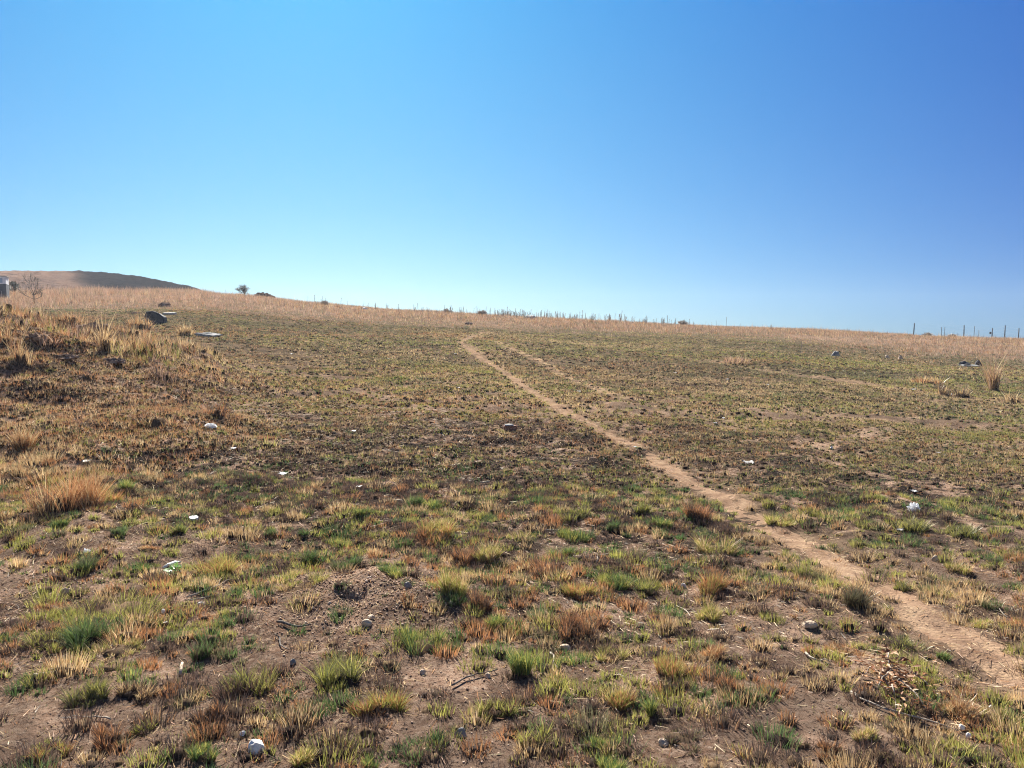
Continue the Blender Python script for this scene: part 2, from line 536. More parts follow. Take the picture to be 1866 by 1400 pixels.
def blades(base, hgt, lean, width, col, segs=2, tipw=.12, rng=RNG):
    """base (n,3), lean (n,2) horizontal tip offset, returns V, F, C"""
    n = len(base)
    th = rng.uniform(0, PI, n)
    wx, wy = np.cos(th) * width * .5, np.sin(th) * width * .5
    if segs == 1:
        V = np.empty((n, 3, 3))
        V[:, 0] = base; V[:, 1] = base; V[:, 2] = base
        V[:, 0, 0] -= wx; V[:, 0, 1] -= wy; V[:, 1, 0] += wx; V[:, 1, 1] += wy
        V[:, 2, 0] += lean[:, 0]; V[:, 2, 1] += lean[:, 1]; V[:, 2, 2] += hgt
        Fi = np.arange(n * 3)
        return V.reshape(-1, 3), Fi, np.repeat(col, 3, 0)
    V = np.empty((n, 6, 3))
    for k, (t, wf) in enumerate(((0, 1.), (.55, .85), (1., tipw))):
        p = base.copy()
        s = t ** 1.7
        p[:, 0] += lean[:, 0] * s; p[:, 1] += lean[:, 1] * s
        p[:, 2] += hgt * t
        V[:, 2 * k] = p; V[:, 2 * k + 1] = p
        V[:, 2 * k, 0] -= wx * wf; V[:, 2 * k, 1] -= wy * wf
        V[:, 2 * k + 1, 0] += wx * wf; V[:, 2 * k + 1, 1] += wy * wf
    o = np.arange(n)[:, None] * 6
    Fi = (o + np.array([0, 1, 3, 0, 3, 2, 2, 3, 5, 2, 5, 4])).reshape(-1)
    return V.reshape(-1, 3), Fi, np.repeat(col, 6, 0)


def tuft_field(x, y, rad, hgt, nb, kind, kind2, mixp, width, segs, spread=.5, hjit=.35, rng=RNG, tj=.2):
    """many tufts -> one array set; kind2 with probability mixp per blade"""
    nb = np.asarray(nb, int)
    idx = np.repeat(np.arange(len(x)), nb)
    n = len(idx)
    a = rng.uniform(0, 2 * PI, n); q = np.sqrt(rng.uniform(0, 1, n))
    ell = rng.uniform(.6, 1.25, len(x))[idx]; rot = rng.uniform(0, PI, len(x))[idx]
    ox, oy = np.cos(a) * q, np.sin(a) * q * ell
    ox, oy = ox * np.cos(rot) - oy * np.sin(rot), ox * np.sin(rot) + oy * np.cos(rot)
    R = rad[idx]
    bx, by = x[idx] + ox * R, y[idx] + oy * R
    bz = height(bx, by) - .006
    h = hgt[idx] * (1 - hjit + 2 * hjit * rng.uniform(0, 1, n)) * (1 - .35 * q * q)
    sp = spread * h
    lx = ox * sp * 1.0 + rng.normal(0, .13, n) * h
    ly = oy * sp * 1.0 + rng.normal(0, .13, n) * h
    use2 = rng.uniform(0, 1, n) < mixp[idx]
    kk = np.where(use2, kind2[idx], kind[idx])
    col = PAL[kk, rng.integers(0, 4, n)] * rng.uniform(.75, 1.2, n)[:, None]
    tone = rng.uniform(1 - tj, 1 + tj, len(x))[idx]
    col = np.clip(col * tone[:, None], 0, .9)
    base = np.stack([bx, by, bz], 1)
    w = width[idx] * rng.uniform(.7, 1.3, n)
    return blades(base, h, np.stack([lx, ly], 1), w, col, segs, rng=rng)


def scatter(d0, d1, n, margin=.05):
    """uniform per area over the wedge in front of the camera"""
    hw = .6617 + margin
    area = hw * (d1 * d1 - d0 * d0)
    c = math.sqrt(area / n)
    if d0 < 2: d0 = .8
    gx, gy = np.meshgrid(np.arange(-hw * d1 - 3, hw * d1 + 3, c), np.arange(d0, d1, c))
    x = (gx + RNG.uniform(-.55, .55, gx.shape) * c).ravel(); y = (gy + RNG.uniform(-.55, .55, gx.shape) * c).ravel()
    k = (np.abs(x) < hw * y + 2.6) & (y > d0) & (y < d1)
    return x[k], y[k]


def pick_kinds(x, y):
    d = y
    n = len(x)
    px = CX + F * x / y
    W = np.zeros((n, 7))
    near = 1 - sst(7, 12, d); far = sst(18, 32, d); mid = 1 - near - far
    #            green  yg   straw orange char  red  olive
    W += near[:, None] * np.array([.12, .27, .12, .16, .30, 0, .08])
    W += np.clip(mid, 0, 1)[:, None] * np.array([.05, .24, .18, .20, .18, .02, .14])
    W += far[:, None] * np.array([.03, .14, .13, .17, .09, .10, .34])
    gz = sst(27, 36, d) * (1 - .5 * sst(850, 1000, px) * (1 - sst(1250, 1400, px)))
    W[:, 6] *= 1 + 2.2 * gz; W[:, 0] += .08 * gz; W[:, 5] *= 1 - .6 * gz
    mm = mound_mask(x, y)[:, None]
    W = W * (1 - mm) + mm * np.array([.02, .06, .28, .44, .10, .12, .0])
    bm = burn_mask(x, y)[:, None] * (1 - mm)
    bk = np.clip(bm[:, 0] - .45, 0, 1)
    W[:, 4] += 1.0 * bk; W[:, 1] *= 1 - .7 * bk; W[:, 0] += .12 * bk
    br = sst(.6, 1.4, x) * (1 - sst(4.6, 6.5, d))
    W[:, 3] += .28 * br; W[:, 4] += .22 * br; W[:, 2] += .08 * br
    rz = sst(1250, 1500, px) * sst(8, 12, d) * (1 - sst(24, 34, d))
    W = W * (1 - .6 * rz[:, None]) + .6 * rz[:, None] * np.array([.08, .50, .14, .06, .02, 0, .22])
    pb = 1 - sst(1.2, 4.0, path_clear(x, y))
    W[:, 2] += .30 * pb; W[:, 1] += .2 * pb
    tk = np.exp(-(seg_dist(x, y, _track_pts) / .7) ** 2)
    W[:, 2] += .5 * tk; W[:, 1] += .4 * tk
    for k in range(7):
        s = 3.2 if k in (6, 3) else 1.5
        W[:, k] *= np.exp(3.5 * (fbm(x, y, s, 200 + 13 * k, 4) - .5) + 5.5 * sst(8, 20, d) * (fbm(x * .55, y, 6.0, 500 + 13 * k, 4) - .5))
    W /= W.sum(1, keepdims=True)
    cum = np.cumsum(W, 1)
    r1 = RNG.uniform(0, 1, n)[:, None]; r2 = RNG.uniform(0, 1, n)[:, None]
    k1 = np.minimum((r1 > cum).sum(1), 6); k2 = np.minimum((r2 > cum).sum(1), 6)
    return k1, k2


def add_stuff(name, label, parts, mat, cat="grass"):
    V = np.concatenate([p[0] for p in parts]); C = np.concatenate([p[2] for p in parts])
    off = 0; Fs = []
    for p in parts:
        Fs.append(p[1] + off); off += len(p[0])
    o = link(name, np_mesh(name, V, np.concatenate(Fs), 3, mat, C))
    tag(o, label, cat, kind="stuff")
    return o


# hand-placed tussock spots: ground positions kept clear of the general cover
TUSS = []


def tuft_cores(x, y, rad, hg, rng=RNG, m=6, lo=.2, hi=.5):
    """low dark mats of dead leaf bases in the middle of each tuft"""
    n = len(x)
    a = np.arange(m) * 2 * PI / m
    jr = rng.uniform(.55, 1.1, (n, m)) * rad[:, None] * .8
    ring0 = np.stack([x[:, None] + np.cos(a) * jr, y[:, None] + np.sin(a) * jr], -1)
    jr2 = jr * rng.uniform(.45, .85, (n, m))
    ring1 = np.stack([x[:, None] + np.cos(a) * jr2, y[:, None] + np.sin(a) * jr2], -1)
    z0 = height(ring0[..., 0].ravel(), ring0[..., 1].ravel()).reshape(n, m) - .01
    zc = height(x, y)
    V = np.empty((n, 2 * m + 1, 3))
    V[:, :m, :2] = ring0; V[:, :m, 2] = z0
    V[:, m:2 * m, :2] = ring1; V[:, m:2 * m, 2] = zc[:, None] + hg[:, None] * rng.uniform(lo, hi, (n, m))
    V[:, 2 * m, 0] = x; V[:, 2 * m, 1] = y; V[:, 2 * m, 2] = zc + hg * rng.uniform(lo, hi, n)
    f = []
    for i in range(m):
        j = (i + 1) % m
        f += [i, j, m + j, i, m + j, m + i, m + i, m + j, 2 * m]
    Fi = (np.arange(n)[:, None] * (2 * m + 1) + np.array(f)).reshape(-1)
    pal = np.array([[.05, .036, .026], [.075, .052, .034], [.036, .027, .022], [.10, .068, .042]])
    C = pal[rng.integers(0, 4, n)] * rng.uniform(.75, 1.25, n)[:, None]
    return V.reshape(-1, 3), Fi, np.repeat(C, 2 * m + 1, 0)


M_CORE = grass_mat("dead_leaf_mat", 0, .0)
cores = []


def near_cover():
    parts = []
    # A: foreground tufts
    for d0, d1, n, r0, r1, h0, h1, nbl, wd, seg in (
            (1.9, 4.5, 1750, .022, .115, .022, .075, 120, .0030, 2),
            (4.5, 8, 5600, .022, .112, .022, .075, 84, .0036, 2),
            (8, 14, 23000, .025, .10, .025, .07, 26, .0056, 1)):
        x, y = scatter(d0, d1, n); n = len(x)
        dens = fbm(x, y, .8, 301, 4)
        keep = RNG.uniform(0, 1, n) < (sst(.34, .58, dens) * .64 + .34)
        keep |= (mound_mask(x, y) > .5) & (RNG.uniform(0, 1, n) < .45)
        keep &= RNG.uniform(0, 1, n) > bare(x, y) * .6
        keep &= path_clear(x, y) > .68 + .6 * RNG.uniform(-1, 1, n)
        for tx, ty, tr in TUSS:
            keep &= np.hypot(x - tx, y - ty) > tr * .75
        x, y = x[keep], y[keep]; n = len(x)
        k1, k2 = pick_kinds(x, y)
        sz = RNG.beta(1.2, 2.8, n)
        rad = r0 + (r1 - r0) * sz; hg = h0 + (h1 - h0) * np.clip(sz + RNG.normal(0, .15, n), 0, 1)
        hg = np.where(k1 == 2, hg * 1.15, hg) * np.where(mound_mask(x, y) > .5, 1.25, 1)
        nb = np.maximum(6, nbl * (rad / ((r0 + r1) / 2)) ** 1.3).astype(int)
        mix = RNG.choice([.05, .12, .35], n)
        if d0 < 8: cores.append(tuft_cores(x, y, rad * .85, hg, m=9, lo=.05, hi=.45))
        else: cores.append(tuft_cores(x, y, rad * .85, hg, m=6, lo=.12, hi=.45))
        parts.append(tuft_field(x, y, rad, hg, nb, k1, k2, mix, np.full(n, wd), seg))
        # tiny sparse blades between the tufts
        m = int(n * .9)
        x, y = scatter(d0, d1, m); m = len(x)
        keep = (path_clear(x, y) > .9) & (RNG.uniform(0, 1, m) > bare(x, y) * .5)
        x, y = x[keep], y[keep]; m = len(x)
        k1, k2 = pick_kinds(x, y)
        parts.append(tuft_field(x, y, np.full(m, .03), RNG.uniform(.01, .028, m), RNG.integers(4, 10, m), k1, k2, np.full(m, .3), np.full(m, wd * .9), 1))
    add_stuff("short_grass", "short burnt and regrowing grass tufts over the foreground", parts, M_GRASS)


def mid_cover():
    parts = []
    for d0, d1, n, r0, r1, h0, h1, nbl, wd in (
            (14, 24, 36000, .04, .14, .035, .085, 16, .0085),
            (24, 45, 56000, .08, .22, .04, .095, 11, .014),
            (45, 75, 42000, .12, .3, .05, .11, 8, .02)):
        x, y = scatter(d0, d1, n); n = len(x)
        bmk = band_mask(x, y)
        dens = .6 * fbm(x, y, 1.4, 311, 4) + .4 * fbm(x, y, 5.5, 313, 4)
        keep = RNG.uniform(0, 1, n) < (sst(.36, .58, dens) * .85 + .14)
        keep &= path_clear(x, y) > .75 + .5 * RNG.uniform(-1, 1, n)
        keep &= (seg_dist(x, y, _track_pts) > .32 + .25 * vnoise(x, y, 1.5, 5)) | (RNG.uniform(0, 1, n) < .15)
        keep |= (y > 27) & (RNG.uniform(0, 1, n) < .6) & (path_clear(x, y) > 1.2)
        keep &= RNG.uniform(0, 1, n) > bmk
        keep &= (seg_dist(x, y, _path2_pts) > .2) | (RNG.uniform(0, 1, n) < .3)
        x, y = x[keep], y[keep]; n = len(x)
        k1, k2 = pick_kinds(x, y)
        sz = RNG.beta(1.6, 2.6, n)
        rad = r0 + (r1 - r0) * sz; hg = h0 + (h1 - h0) * sz
        hg *= np.where(mound_mask(x, y) > .5, 1.5, 1)
        hg *= np.where((mound_mask(x, y) > .5) & (x < -6.5), 1 + 3.2 * RNG.beta(1, 3, n), 1)
        nb = np.maximum(5, nbl * (rad / ((r0 + r1) / 2))).astype(int)
        ck = RNG.uniform(0, 1, n) < (.62 - .42 * sst(13, 40, y)) * (1 - .55 * mound_mask(x, y))
        if d0 < 45: cores.append(tuft_cores(x[ck], y[ck], rad[ck] * .75, hg[ck], lo=.15, hi=.5))
        parts.append(tuft_field(x, y, rad, hg, nb, k1, k2, RNG.choice([.05, .15, .4], n), np.full(n, wd), 1, .6, tj=.35))
    add_stuff("burnt_stubble", "dark dead leaf mats at the feet of the short grass", cores, M_CORE, "stubble")
    add_stuff("grazed_grass", "olive and brown grazed grass on the middle slope", parts, M_GRASS)


def far_cover():
    parts = []
    n = 90000
    x, y = scatter(26, 104, n); n = len(x)
    bmk = band_mask(x, y)
    keep = RNG.uniform(0, 1, n) < bmk * (.35 + .65 * sst(.3, .6, fbm(x, y, 6, 321, 4)))
    x, y = x[keep], y[keep]; n = len(x)
    px = CX + F * x / y
    tall = sst(.42, .62, .6 * fbm(x, y, 9, 331, 4) + .4 * fbm(x, y, 2.5, 333, 3))
    left = 1 - sst(420, 640, px)
    hg = .12 + .42 * tall * (.45 + .55 * left) + .22 * RNG.beta(1, 3, n)
    hg = hg * (.74 + .4 * (1 - sst(380, 520, px)))
    hg = np.where(px > 1100, np.maximum(hg * .95, .14), hg)
    rad = RNG.uniform(.1, .3, n)
    k1 = np.where(RNG.uniform(0, 1, n) < .62 + .2 * left, 5, RNG.choice([2, 6, 6, 4, 3], n))
    k2 = np.where(RNG.uniform(0, 1, n) < .4, 3, 6)
    parts.append(tuft_field(x, y, rad, hg, RNG.integers(6, 12, n), k1, k2, np.full(n, .25), .012 + .00012 * y, 1, .45, tj=.35))
    m = 16000
    x, y = scatter(50, 92, m); m = len(x)
    keep = RNG.uniform(0, 1, m) < sst(.40, .66, fbm(x, y, 5, 341, 4)) * band_mask(x, y)
    x, y = x[keep], y[keep]; m = len(x)
    parts.append(tuft_field(x, y, np.full(m, .15), .25 + .5 * RNG.beta(1.3, 3, m), RNG.integers(2, 6, m), RNG.choice([5, 3, 2, 4], m), np.full(m, 2), np.full(m, .2), np.full(m, .02), 1, .35))
    add_stuff("dry_grass", "tall reddish dry grass along the skyline slope", parts, M_GRASS)


# ------------------------------------------------------------------ tussock things
KI = dict(g=0, y=1, s=2, o=3, c=4, r=5, v=6)
# px, py(base), width px, height px, main kind, second kind, second share, spread, label
T = [
 (125, 926, 140, 104, 'o', 's', .25, .45, "largest orange dry grass tussock at the foot of the left bank"),
 (188, 918, 58, 40, 'o', 'y', .3, .6, "smaller orange tussock touching the big orange one's right side"),
 (232, 895, 38, 28, 'y', 'g', .5, .6, "bright lime tuft just right of the orange dry tussocks"),
 (110, 962, 30, 22, 'g', 'y', .2, .7, "small deep green tuft below the large orange tussock"),
 (328, 975, 34, 28, 'g', 'y', .4, .6, "green tuft with dark shadow just below the white disc"),
 (217, 974, 30, 22, 'g', 'v', .3, .6, "blue green tuft standing alone below the orange tussocks"),
 (157, 1040, 46, 40, 'g', 'v', .3, .7, "pale blue green tuft beside a white scrap at far left"),
 (272, 1000, 46, 16, 'o', 's', .3, .5, "low rust orange mat tuft with a hard shadow"),
 (270, 1036, 58, 22, 'g', 'y', .4, .6, "low wide green mat beside the curved white shell"),
 (212, 1112, 160, 70, 'y', 'c', .35, .6, "broad yellow brown tussock on the lower left bare soil"),
 (398, 1042, 80, 46, 'y', 'o', .45, .8, "wispy olive fan tuft between the shell and the grey soil"),
 (455, 1026, 32, 24, 'g', 'y', .3, .6, "small green tuft right of the wispy olive fan"),
 (160, 1172, 84, 66, 'g', 'v', .2, .8, "tall vivid green tussock in the lower left"),
 (85, 1172, 96, 44, 'y', 'c', .4, .6, "olive tussock with black shaded front left of the vivid green one"),
 (222, 1185, 100, 46, 's', 'y', .55, .6, "straw tipped tussock right of the vivid green one"),
 (366, 1198, 36, 46, 'g', 'c', .4, .4, "narrow dark green tuft beside the bare sandy patch"),
 (155, 1278, 80, 60, 'y', 'v', .5, .6, "grey green tussock above the lower left twigs"),
 (243, 1268, 64, 44, 's', 'c', .5, .6, "dull straw tussock throwing a toothed shadow at lower left"),
 (455, 1262, 120, 84, 'y', 'c', .45, .6, "large tussock with charred brown base and lime top"),
 (383, 1308, 54, 50, 'c', 'o', .3, .3, "charred erect stubble clump left of the large lime topped tussock"),
 (207, 1350, 76, 62, 'o', 'c', .45, .35, "tall brown stalky tussock near the bottom left corner"),
 (372, 1380, 66, 54, 'y', 'g', .3, .6, "yellow green tussock left of the white stone at the bottom edge"),
 (95, 1375, 80, 50, 'o', 'y', .45, .6, "russet tussock in the bottom left corner"),
 (262, 1330, 54, 34, 'y', 'c', .3, .6, "small lime tussock right of the brown stalky one"),
 (628, 1238, 122, 92, 'y', 'v', .45, .75, "biggest dome shaped green tussock in the foreground"),
 (690, 1292, 100, 66, 'y', 'o', .4, .7, "loose tussock touching the dome tussock's lower right"),
 (768, 1368, 116, 58, 'g', 'c', .3, .6, "dark green tussock at the bottom edge beside a grey stone"),
 (765, 1180, 116, 66, 'y', 'g', .45, .5, "wide yellow tussock with green blades right of the soil heap"),
 (826, 1082, 58, 56, 'y', 's', .2, .35, "upright lime tussock at the top right of the soil heap"),
 (546, 1385, 66, 50, 's', 'y', .5, .6, "yellow straw tuft right of the white stone at the bottom"),
 (674, 1402, 36, 40, 'g', 'y', .3, .5, "bright green tuft cut by the bottom edge"),
 (905, 1300, 66, 48, 'y', 'c', .35, .5, "yellow stubble tuft on the sandy patch's right edge"),
 (868, 1108, 56, 46, 'c', 'o', .4, .35, "dark brown stubble behind and right of the upright lime tussock"),
 (908, 1146, 40, 36, 'g', 'y', .5, .5, "fresh green tuft right of the dark brown stubble"),
 (852, 1022, 50, 40, 'c', 'o', .4, .4, "charcoal brown stubble joined to a yellow tuft"),
 (892, 1020, 54, 40, 'y', 's', .3, .5, "yellow tuft joined to the charcoal stubble's right side"),
 (718, 1048, 60, 30, 'g', 'y', .2, .5, "brightest green low tuft above the soil heap"),
 (636, 1036, 60, 36, 'g', 'v', .3, .6, "wide dark green tuft left of the brightest green one"),
 (553, 1072, 82, 36, 'y', 's', .3, .6, "flat yellow tussock left of the soil heap's crest"),
 (751, 926, 30, 30, 'g', 'v', .3, .5, "blue green tuft in the scorched middle ground"),
 (791, 926, 52, 26, 'y', 'g', .4, .5, "flat lime tuft beside the blue green one in scorched ground"),
 (656, 940, 32, 24, 'g', 'y', .5, .6, "lime green tuft left of the blue green one in scorched ground"),
 (563, 1026, 36, 36, 'g', 'v', .3, .5, "mid green tuft above the flat yellow tussock"),
 (493, 978, 26, 20, 'g', 'v', .2, .6, "small emerald tuft, left of two on scorched soil"),
 (553, 978, 26, 20, 'g', 'v', .2, .6, "small emerald tuft, right of two on scorched soil"),
 (792, 978, 66, 46, 'y', 'o', .45, .8, "feathery olive tussock splayed over a dark hollow"),
 (1045, 942, 66, 34, 'y', 'v', .5, .5, "olive tuft patch beyond the lime tufts at centre right"),
 (1273, 948, 48, 46, 'o', 'c', .35, .5, "red brown fan tussock beside the path bend"),
 (1302, 1006, 78, 46, 's', 'y', .5, .8, "golden fan tussock below the red brown fan"),
 (1117, 966, 24, 22, 'g', 'v', .2, .5, "tiny turquoise green tuft in the centre right stubble"),
 (1172, 934, 34, 26, 'y', 'v', .4, .6, "pale olive tuft left of the path bend"),
 (1203, 960, 40, 26, 'g', 'y', .4, .6, "green tuft between the pale olive tuft and the golden fan"),
 (1045, 982, 60, 30, 'y', 'g', .3, .5, "lime tuft with dark front above the charred clump"),
 (1024, 1016, 50, 34, 'g', 'y', .3, .8, "glossy green tuft spreading beside the charred clump"),
 (990, 1046, 78, 54, 'c', 'o', .25, .25, "charred upright clump in the centre foreground"),
 (1115, 1066, 66, 40, 'y', 'g', .2, .6, "yellow lime tussock right of the glossy green tuft"),
 (1178, 1078, 44, 32, 'y', 'v', .3, .7, "round yellow green tuft left of the orange tipped tussock"),
 (1052, 1084, 70, 42, 'y', 'o', .45, .6, "mixed lime and rust tussock below the charred clump"),
 (1296, 1078, 54, 46, 'o', 'y', .3, .6, "orange tipped tussock right of centre"),
 (1296, 1128, 56, 46, 'y', 's', .3, .6, "lime tussock just below the orange tipped one"),
 (1042, 1152, 90, 66, 'c', 'o', .5, .3, "tall brown erect clump with a pale tuft to its right"),
 (1100, 1200, 86, 46, 'y', 's', .3, .7, "rounded golden lime tussock beside a tan flat stone"),
 (1225, 1232, 96, 66, 'o', 'y', .4, .55, "big rust and olive tussock right of the golden lime one"),
 (1298, 1196, 48, 34, 'o', 's', .3, .8, "salmon orange splayed tuft right of the big rust tussock"),
 (1130, 1282, 54, 44, 'y', 'o', .4, .5, "small olive and rust tussock with a long shadow"),
 (1331, 1258, 52, 42, 'o', 'c', .35, .5, "red brown tussock with a long shadow to its right"),
 (952, 1226, 48, 72, 'y', 'g', .5, .4, "tall slim green tussock on the sandy patch's right"),
 (1190, 1302, 28, 44, 'y', 'g', .5, .4, "slim lime tuft beside the blackened low clump"),
 (972, 1348, 66, 56, 'y', 'c', .4, .6, "olive tussock with black shade near the bottom centre"),
 (1098, 1358, 60, 44, 'g', 'y', .5, .7, "splayed green tussock near the bottom right of centre"),
 (1105, 1402, 60, 46, 'y', 'g', .4, .5, "lime tussock cut by the bottom edge right of centre"),
 (1240, 1345, 90, 44, 'c', 'v', .35, .5, "blackened low clump with a few olive blades"),
 (1480, 1062, 74, 60, 'y', 'v', .5, .5, "tall olive tussock on the left edge of the path"),
 (1556, 1100, 60, 54, 'v', 'c', .4, .5, "dark olive tussock below the tall one at the path edge"),
 (1745, 1040, 54, 28, 'y', 's', .4, .5, "golden tuft with a black shadow right of the path"),
 (1812, 1108, 90, 42, 'v', 'g', .4, .5, "long dark green tussock at the right edge"),
 (1793, 1140, 66, 30, 'y', 's', .3, .6, "yellow tuft in front of the long dark green tussock"),
 (1645, 1076, 38, 30, 'y', 'v', .3, .6, "round lime tuft on the path's right verge"),
 (1627, 1172, 90, 38, 'v', 'y', .4, .5, "grassy green tussock on the path's left verge"),
 (1540, 1190, 70, 30, 's', 'o', .5, .6, "pinkish straw tussock left of the path's green verge tussock"),
 (1732, 1306, 90, 62, 's', 'o', .4, .8, "pale straw fan tussock in the lower right"),
 (1574, 1345, 40, 36, 's', 'y', .4, .5, "yellow straw tuft left of the pale straw fan"),
 (1512, 1376, 66, 46, 'o', 'c', .45, .4, "brown leaning tussock at the bottom right edge"),
 (1715, 1200, 30, 24, 'g', 'y', .3, .5, "bright green tuft on the path's worn edge"),
 (1745, 972, 70, 30, 'v', 'y', .5, .6, "green tussock over the darkest hollow on the right"),
 (1662, 962, 66, 34, 'v', 'y', .5, .6, "olive tussock below the white plastic bag"),
 (1420, 955, 56, 26, 'y', 's', .3, .6, "yellow tuft on the right verge at mid path"),
 # the left bank
 (193, 640, 34, 74, 's', 's', .2, .35, "tallest straw grass clump standing on the left bank"),
 (38, 660, 44, 60, 's', 'o', .25, .4, "tall straw clump at the left edge of the bank"),
 (90, 630, 50, 32, 'r', 'o', .3, .8, "rounded reddish dry clump on the bank's left"),
 (12, 628, 34, 50, 'o', 's', .4, .4, "rusty tall clump touching the left frame edge"),
 (340, 612, 30, 30, 's', 's', .2, .6, "pale splayed straw clump right of the bank's top"),
 (255, 598, 46, 30, 's', 'o', .2, .5, "golden clump between the bank and the dark boulder"),
 (40, 818, 46, 46, 's', 'o', .4, .5, "upright straw tussock low on the left bank"),
 (160, 690, 42, 26, 'o', 'c', .4, .7, "dark russet dome on the bank's face"),
 (285, 770, 70, 36, 's', 'o', .3, .6, "golden tussock at the right foot of the bank"),
 (395, 760, 60, 50, 'c', 'o', .35, .5, "wispy purple brown bush grass at the bank's right foot"),
 (300, 690, 60, 36, 'c', 'r', .35, .5, "dark mauve wiry clump on the bank's right side"),
 (488, 815, 46, 26, 'y', 's', .3, .6, "yellow green tuft right of the bank's foot"),
 # right-hand dry clumps
 (1690, 700, 60, 22, 's', 'o', .3, .7, "low golden clump on the far right slope"),
 (1722, 722, 34, 26, 's', 'c', .35, .6, "straw clump with dark front, left of a pair at right"),
 (1755, 724, 34, 26, 's', 'c', .35, .6, "straw clump with dark front, right of a pair at right"),
 (1848, 735, 50, 28, 's', 'c', .3, .6, "straw clump at the right frame edge"),
 (1812, 712, 44, 80, 'r', 's', .4, .4, "tall thin reddish grass clump leaning right at right edge"),
 (1343, 664, 44, 20, 'r', 's', .4, .6, "small reddish dry clump on the middle right slope"),
]
tuss_spots = []
for row in T:
    p = G(row[0], row[1])
    wr = row[2] * p.y / F * .5
    TUSS.append((p.x, p.y, wr * .9))
    tuss_spots.append(p)

near_cover()
mid_cover()
far_cover()

for row, p in zip(T, tuss_spots):
    px, py, w, h, k1, k2, mx, sp, label = row
    d = p.y
    wr = w * d / F * .5
    hh = .93 * max(.38 * h, .95 * h - .6 * w * min(1.6 / d, .5)) * d / F
    rad = wr / (1 + .45 * sp * hh / max(wr, .01))
    rad = max(rad, wr * .35)
    rng = np.random.default_rng(int(px * 7 + py))
    n = int(np.clip(220 + 8500 * wr, 180, 1000)) if d < 9 else int(np.clip(700 * wr, 90, 420))
    if px == 1812: n = 240; rad *= .55
    if px == 125: n = 1500
    wd = .0029 if d < 5 else .0029 * d / 5
    # irregular clump: several lobes around the base
    nl = max(5, int(6 + wr * 45))
    la = rng.uniform(0, 2 * PI, nl); lr = np.sqrt(rng.uniform(0, 1, nl)) * rad
    lx, ly = p.x + np.cos(la) * lr, p.y + np.sin(la) * lr * .75
    lh = hh * rng.uniform(.35, 1.08, nl); lh[:2] = hh
    lrad = rad * rng.uniform(.14, .42, nl)
    kk1 = np.full(nl, KI[k1]); kk2 = np.full(nl, KI[k2])
    sw = rng.uniform(0, 1, nl) < .22; kk1[sw], kk2[sw] = KI[k2], KI[k1]
    st = (rng.uniform(0, 1, nl) < .25) & (np.arange(nl) > 1); kk1[st] = KI['c']; lh[st] *= .75; ly[st] -= rad * .35
    V, Fi, C = tuft_field(lx, ly, lrad, lh, np.full(nl, max(6, n // nl)), kk1, kk2, np.full(nl, mx), np.full(nl, wd), 2, .35 + .4 * sp, .4, rng)
    cv = tuft_cores(np.array([p.x]), np.array([p.y]), np.array([rad * 1.0]), np.array([hh]), rng, 14, .05, .36)
    # whole clump leans outward
    ox = (V[:, 0] - p.x); oy = (V[:, 1] - p.y)
    z0 = height(V[:, 0], V[:, 1])
    up = np.clip(V[:, 2] - z0, 0, None)
    V[:, 0] += ox * up / max(hh, .01) * .35 * sp; V[:, 1] += oy * up / max(hh, .01) * .35 * sp
    V = V - np.array(p)
    o = empty("grass_tussock", p)
    link("blades", np_mesh("blades", V, Fi, 3, M_GRASS, C), o)
    link("dead_base", np_mesh("dead_base", cv[0] - np.array(p), cv[1], 3, M_CORE, cv[2]), o)
    tag(o, label, "tussock", "grass tussocks on the slope")


# ------------------------------------------------------------------ straw, twigs and crumbs on the soil
def litter():
    parts = []
    for d0, d1, n, l0, l1, w in ((1.9, 6, 26000, .015, .09, .0028), (6, 14, 30000, .03, .13, .0045)):
        x, y = scatter(d0, d1, n); n = len(x)
        keep = RNG.uniform(0, 1, n) < .25 + .75 * sst(.4, .6, fbm(x, y, .7, 401, 3)) + .3 * (path_clear(x, y) < 1.3)
        x, y = x[keep], y[keep]; n = len(x)
        a = RNG.uniform(0, 2 * PI, n); L = RNG.uniform(l0, l1, n) * RNG.uniform(.4, 1, n)
        x2, y2 = x + np.cos(a) * L, y + np.sin(a) * L
        z1, z2 = height(x, y) + .006, height(x2, y2) + .006 + RNG.uniform(0, .012, n)
        nx, ny = -np.sin(a) * w * .5, np.cos(a) * w * .5
        V = np.stack([np.stack([x - nx, y - ny, z1], 1), np.stack([x + nx, y + ny, z1 + .001], 1),
                      np.stack([x2 + nx * .6, y2 + ny * .6, z2 + .001], 1), np.stack([x2 - nx * .6, y2 - ny * .6, z2], 1)], 1).reshape(-1, 3)
        Fi = (np.arange(n)[:, None] * 4 + np.array([0, 1, 2, 0, 2, 3])).reshape(-1)
        k = RNG.choice([2, 3, 4, 2, 5], n)
        C = PAL[k, RNG.integers(0, 4, n)] * RNG.uniform(.6, 1.05, n)[:, None]
        parts.append((V, Fi, np.repeat(C, 4, 0)))
    add_stuff("fallen_straw", "scattered dead straw and stalk bits on bare soil", parts, M_STRAW, "straw")


litter()


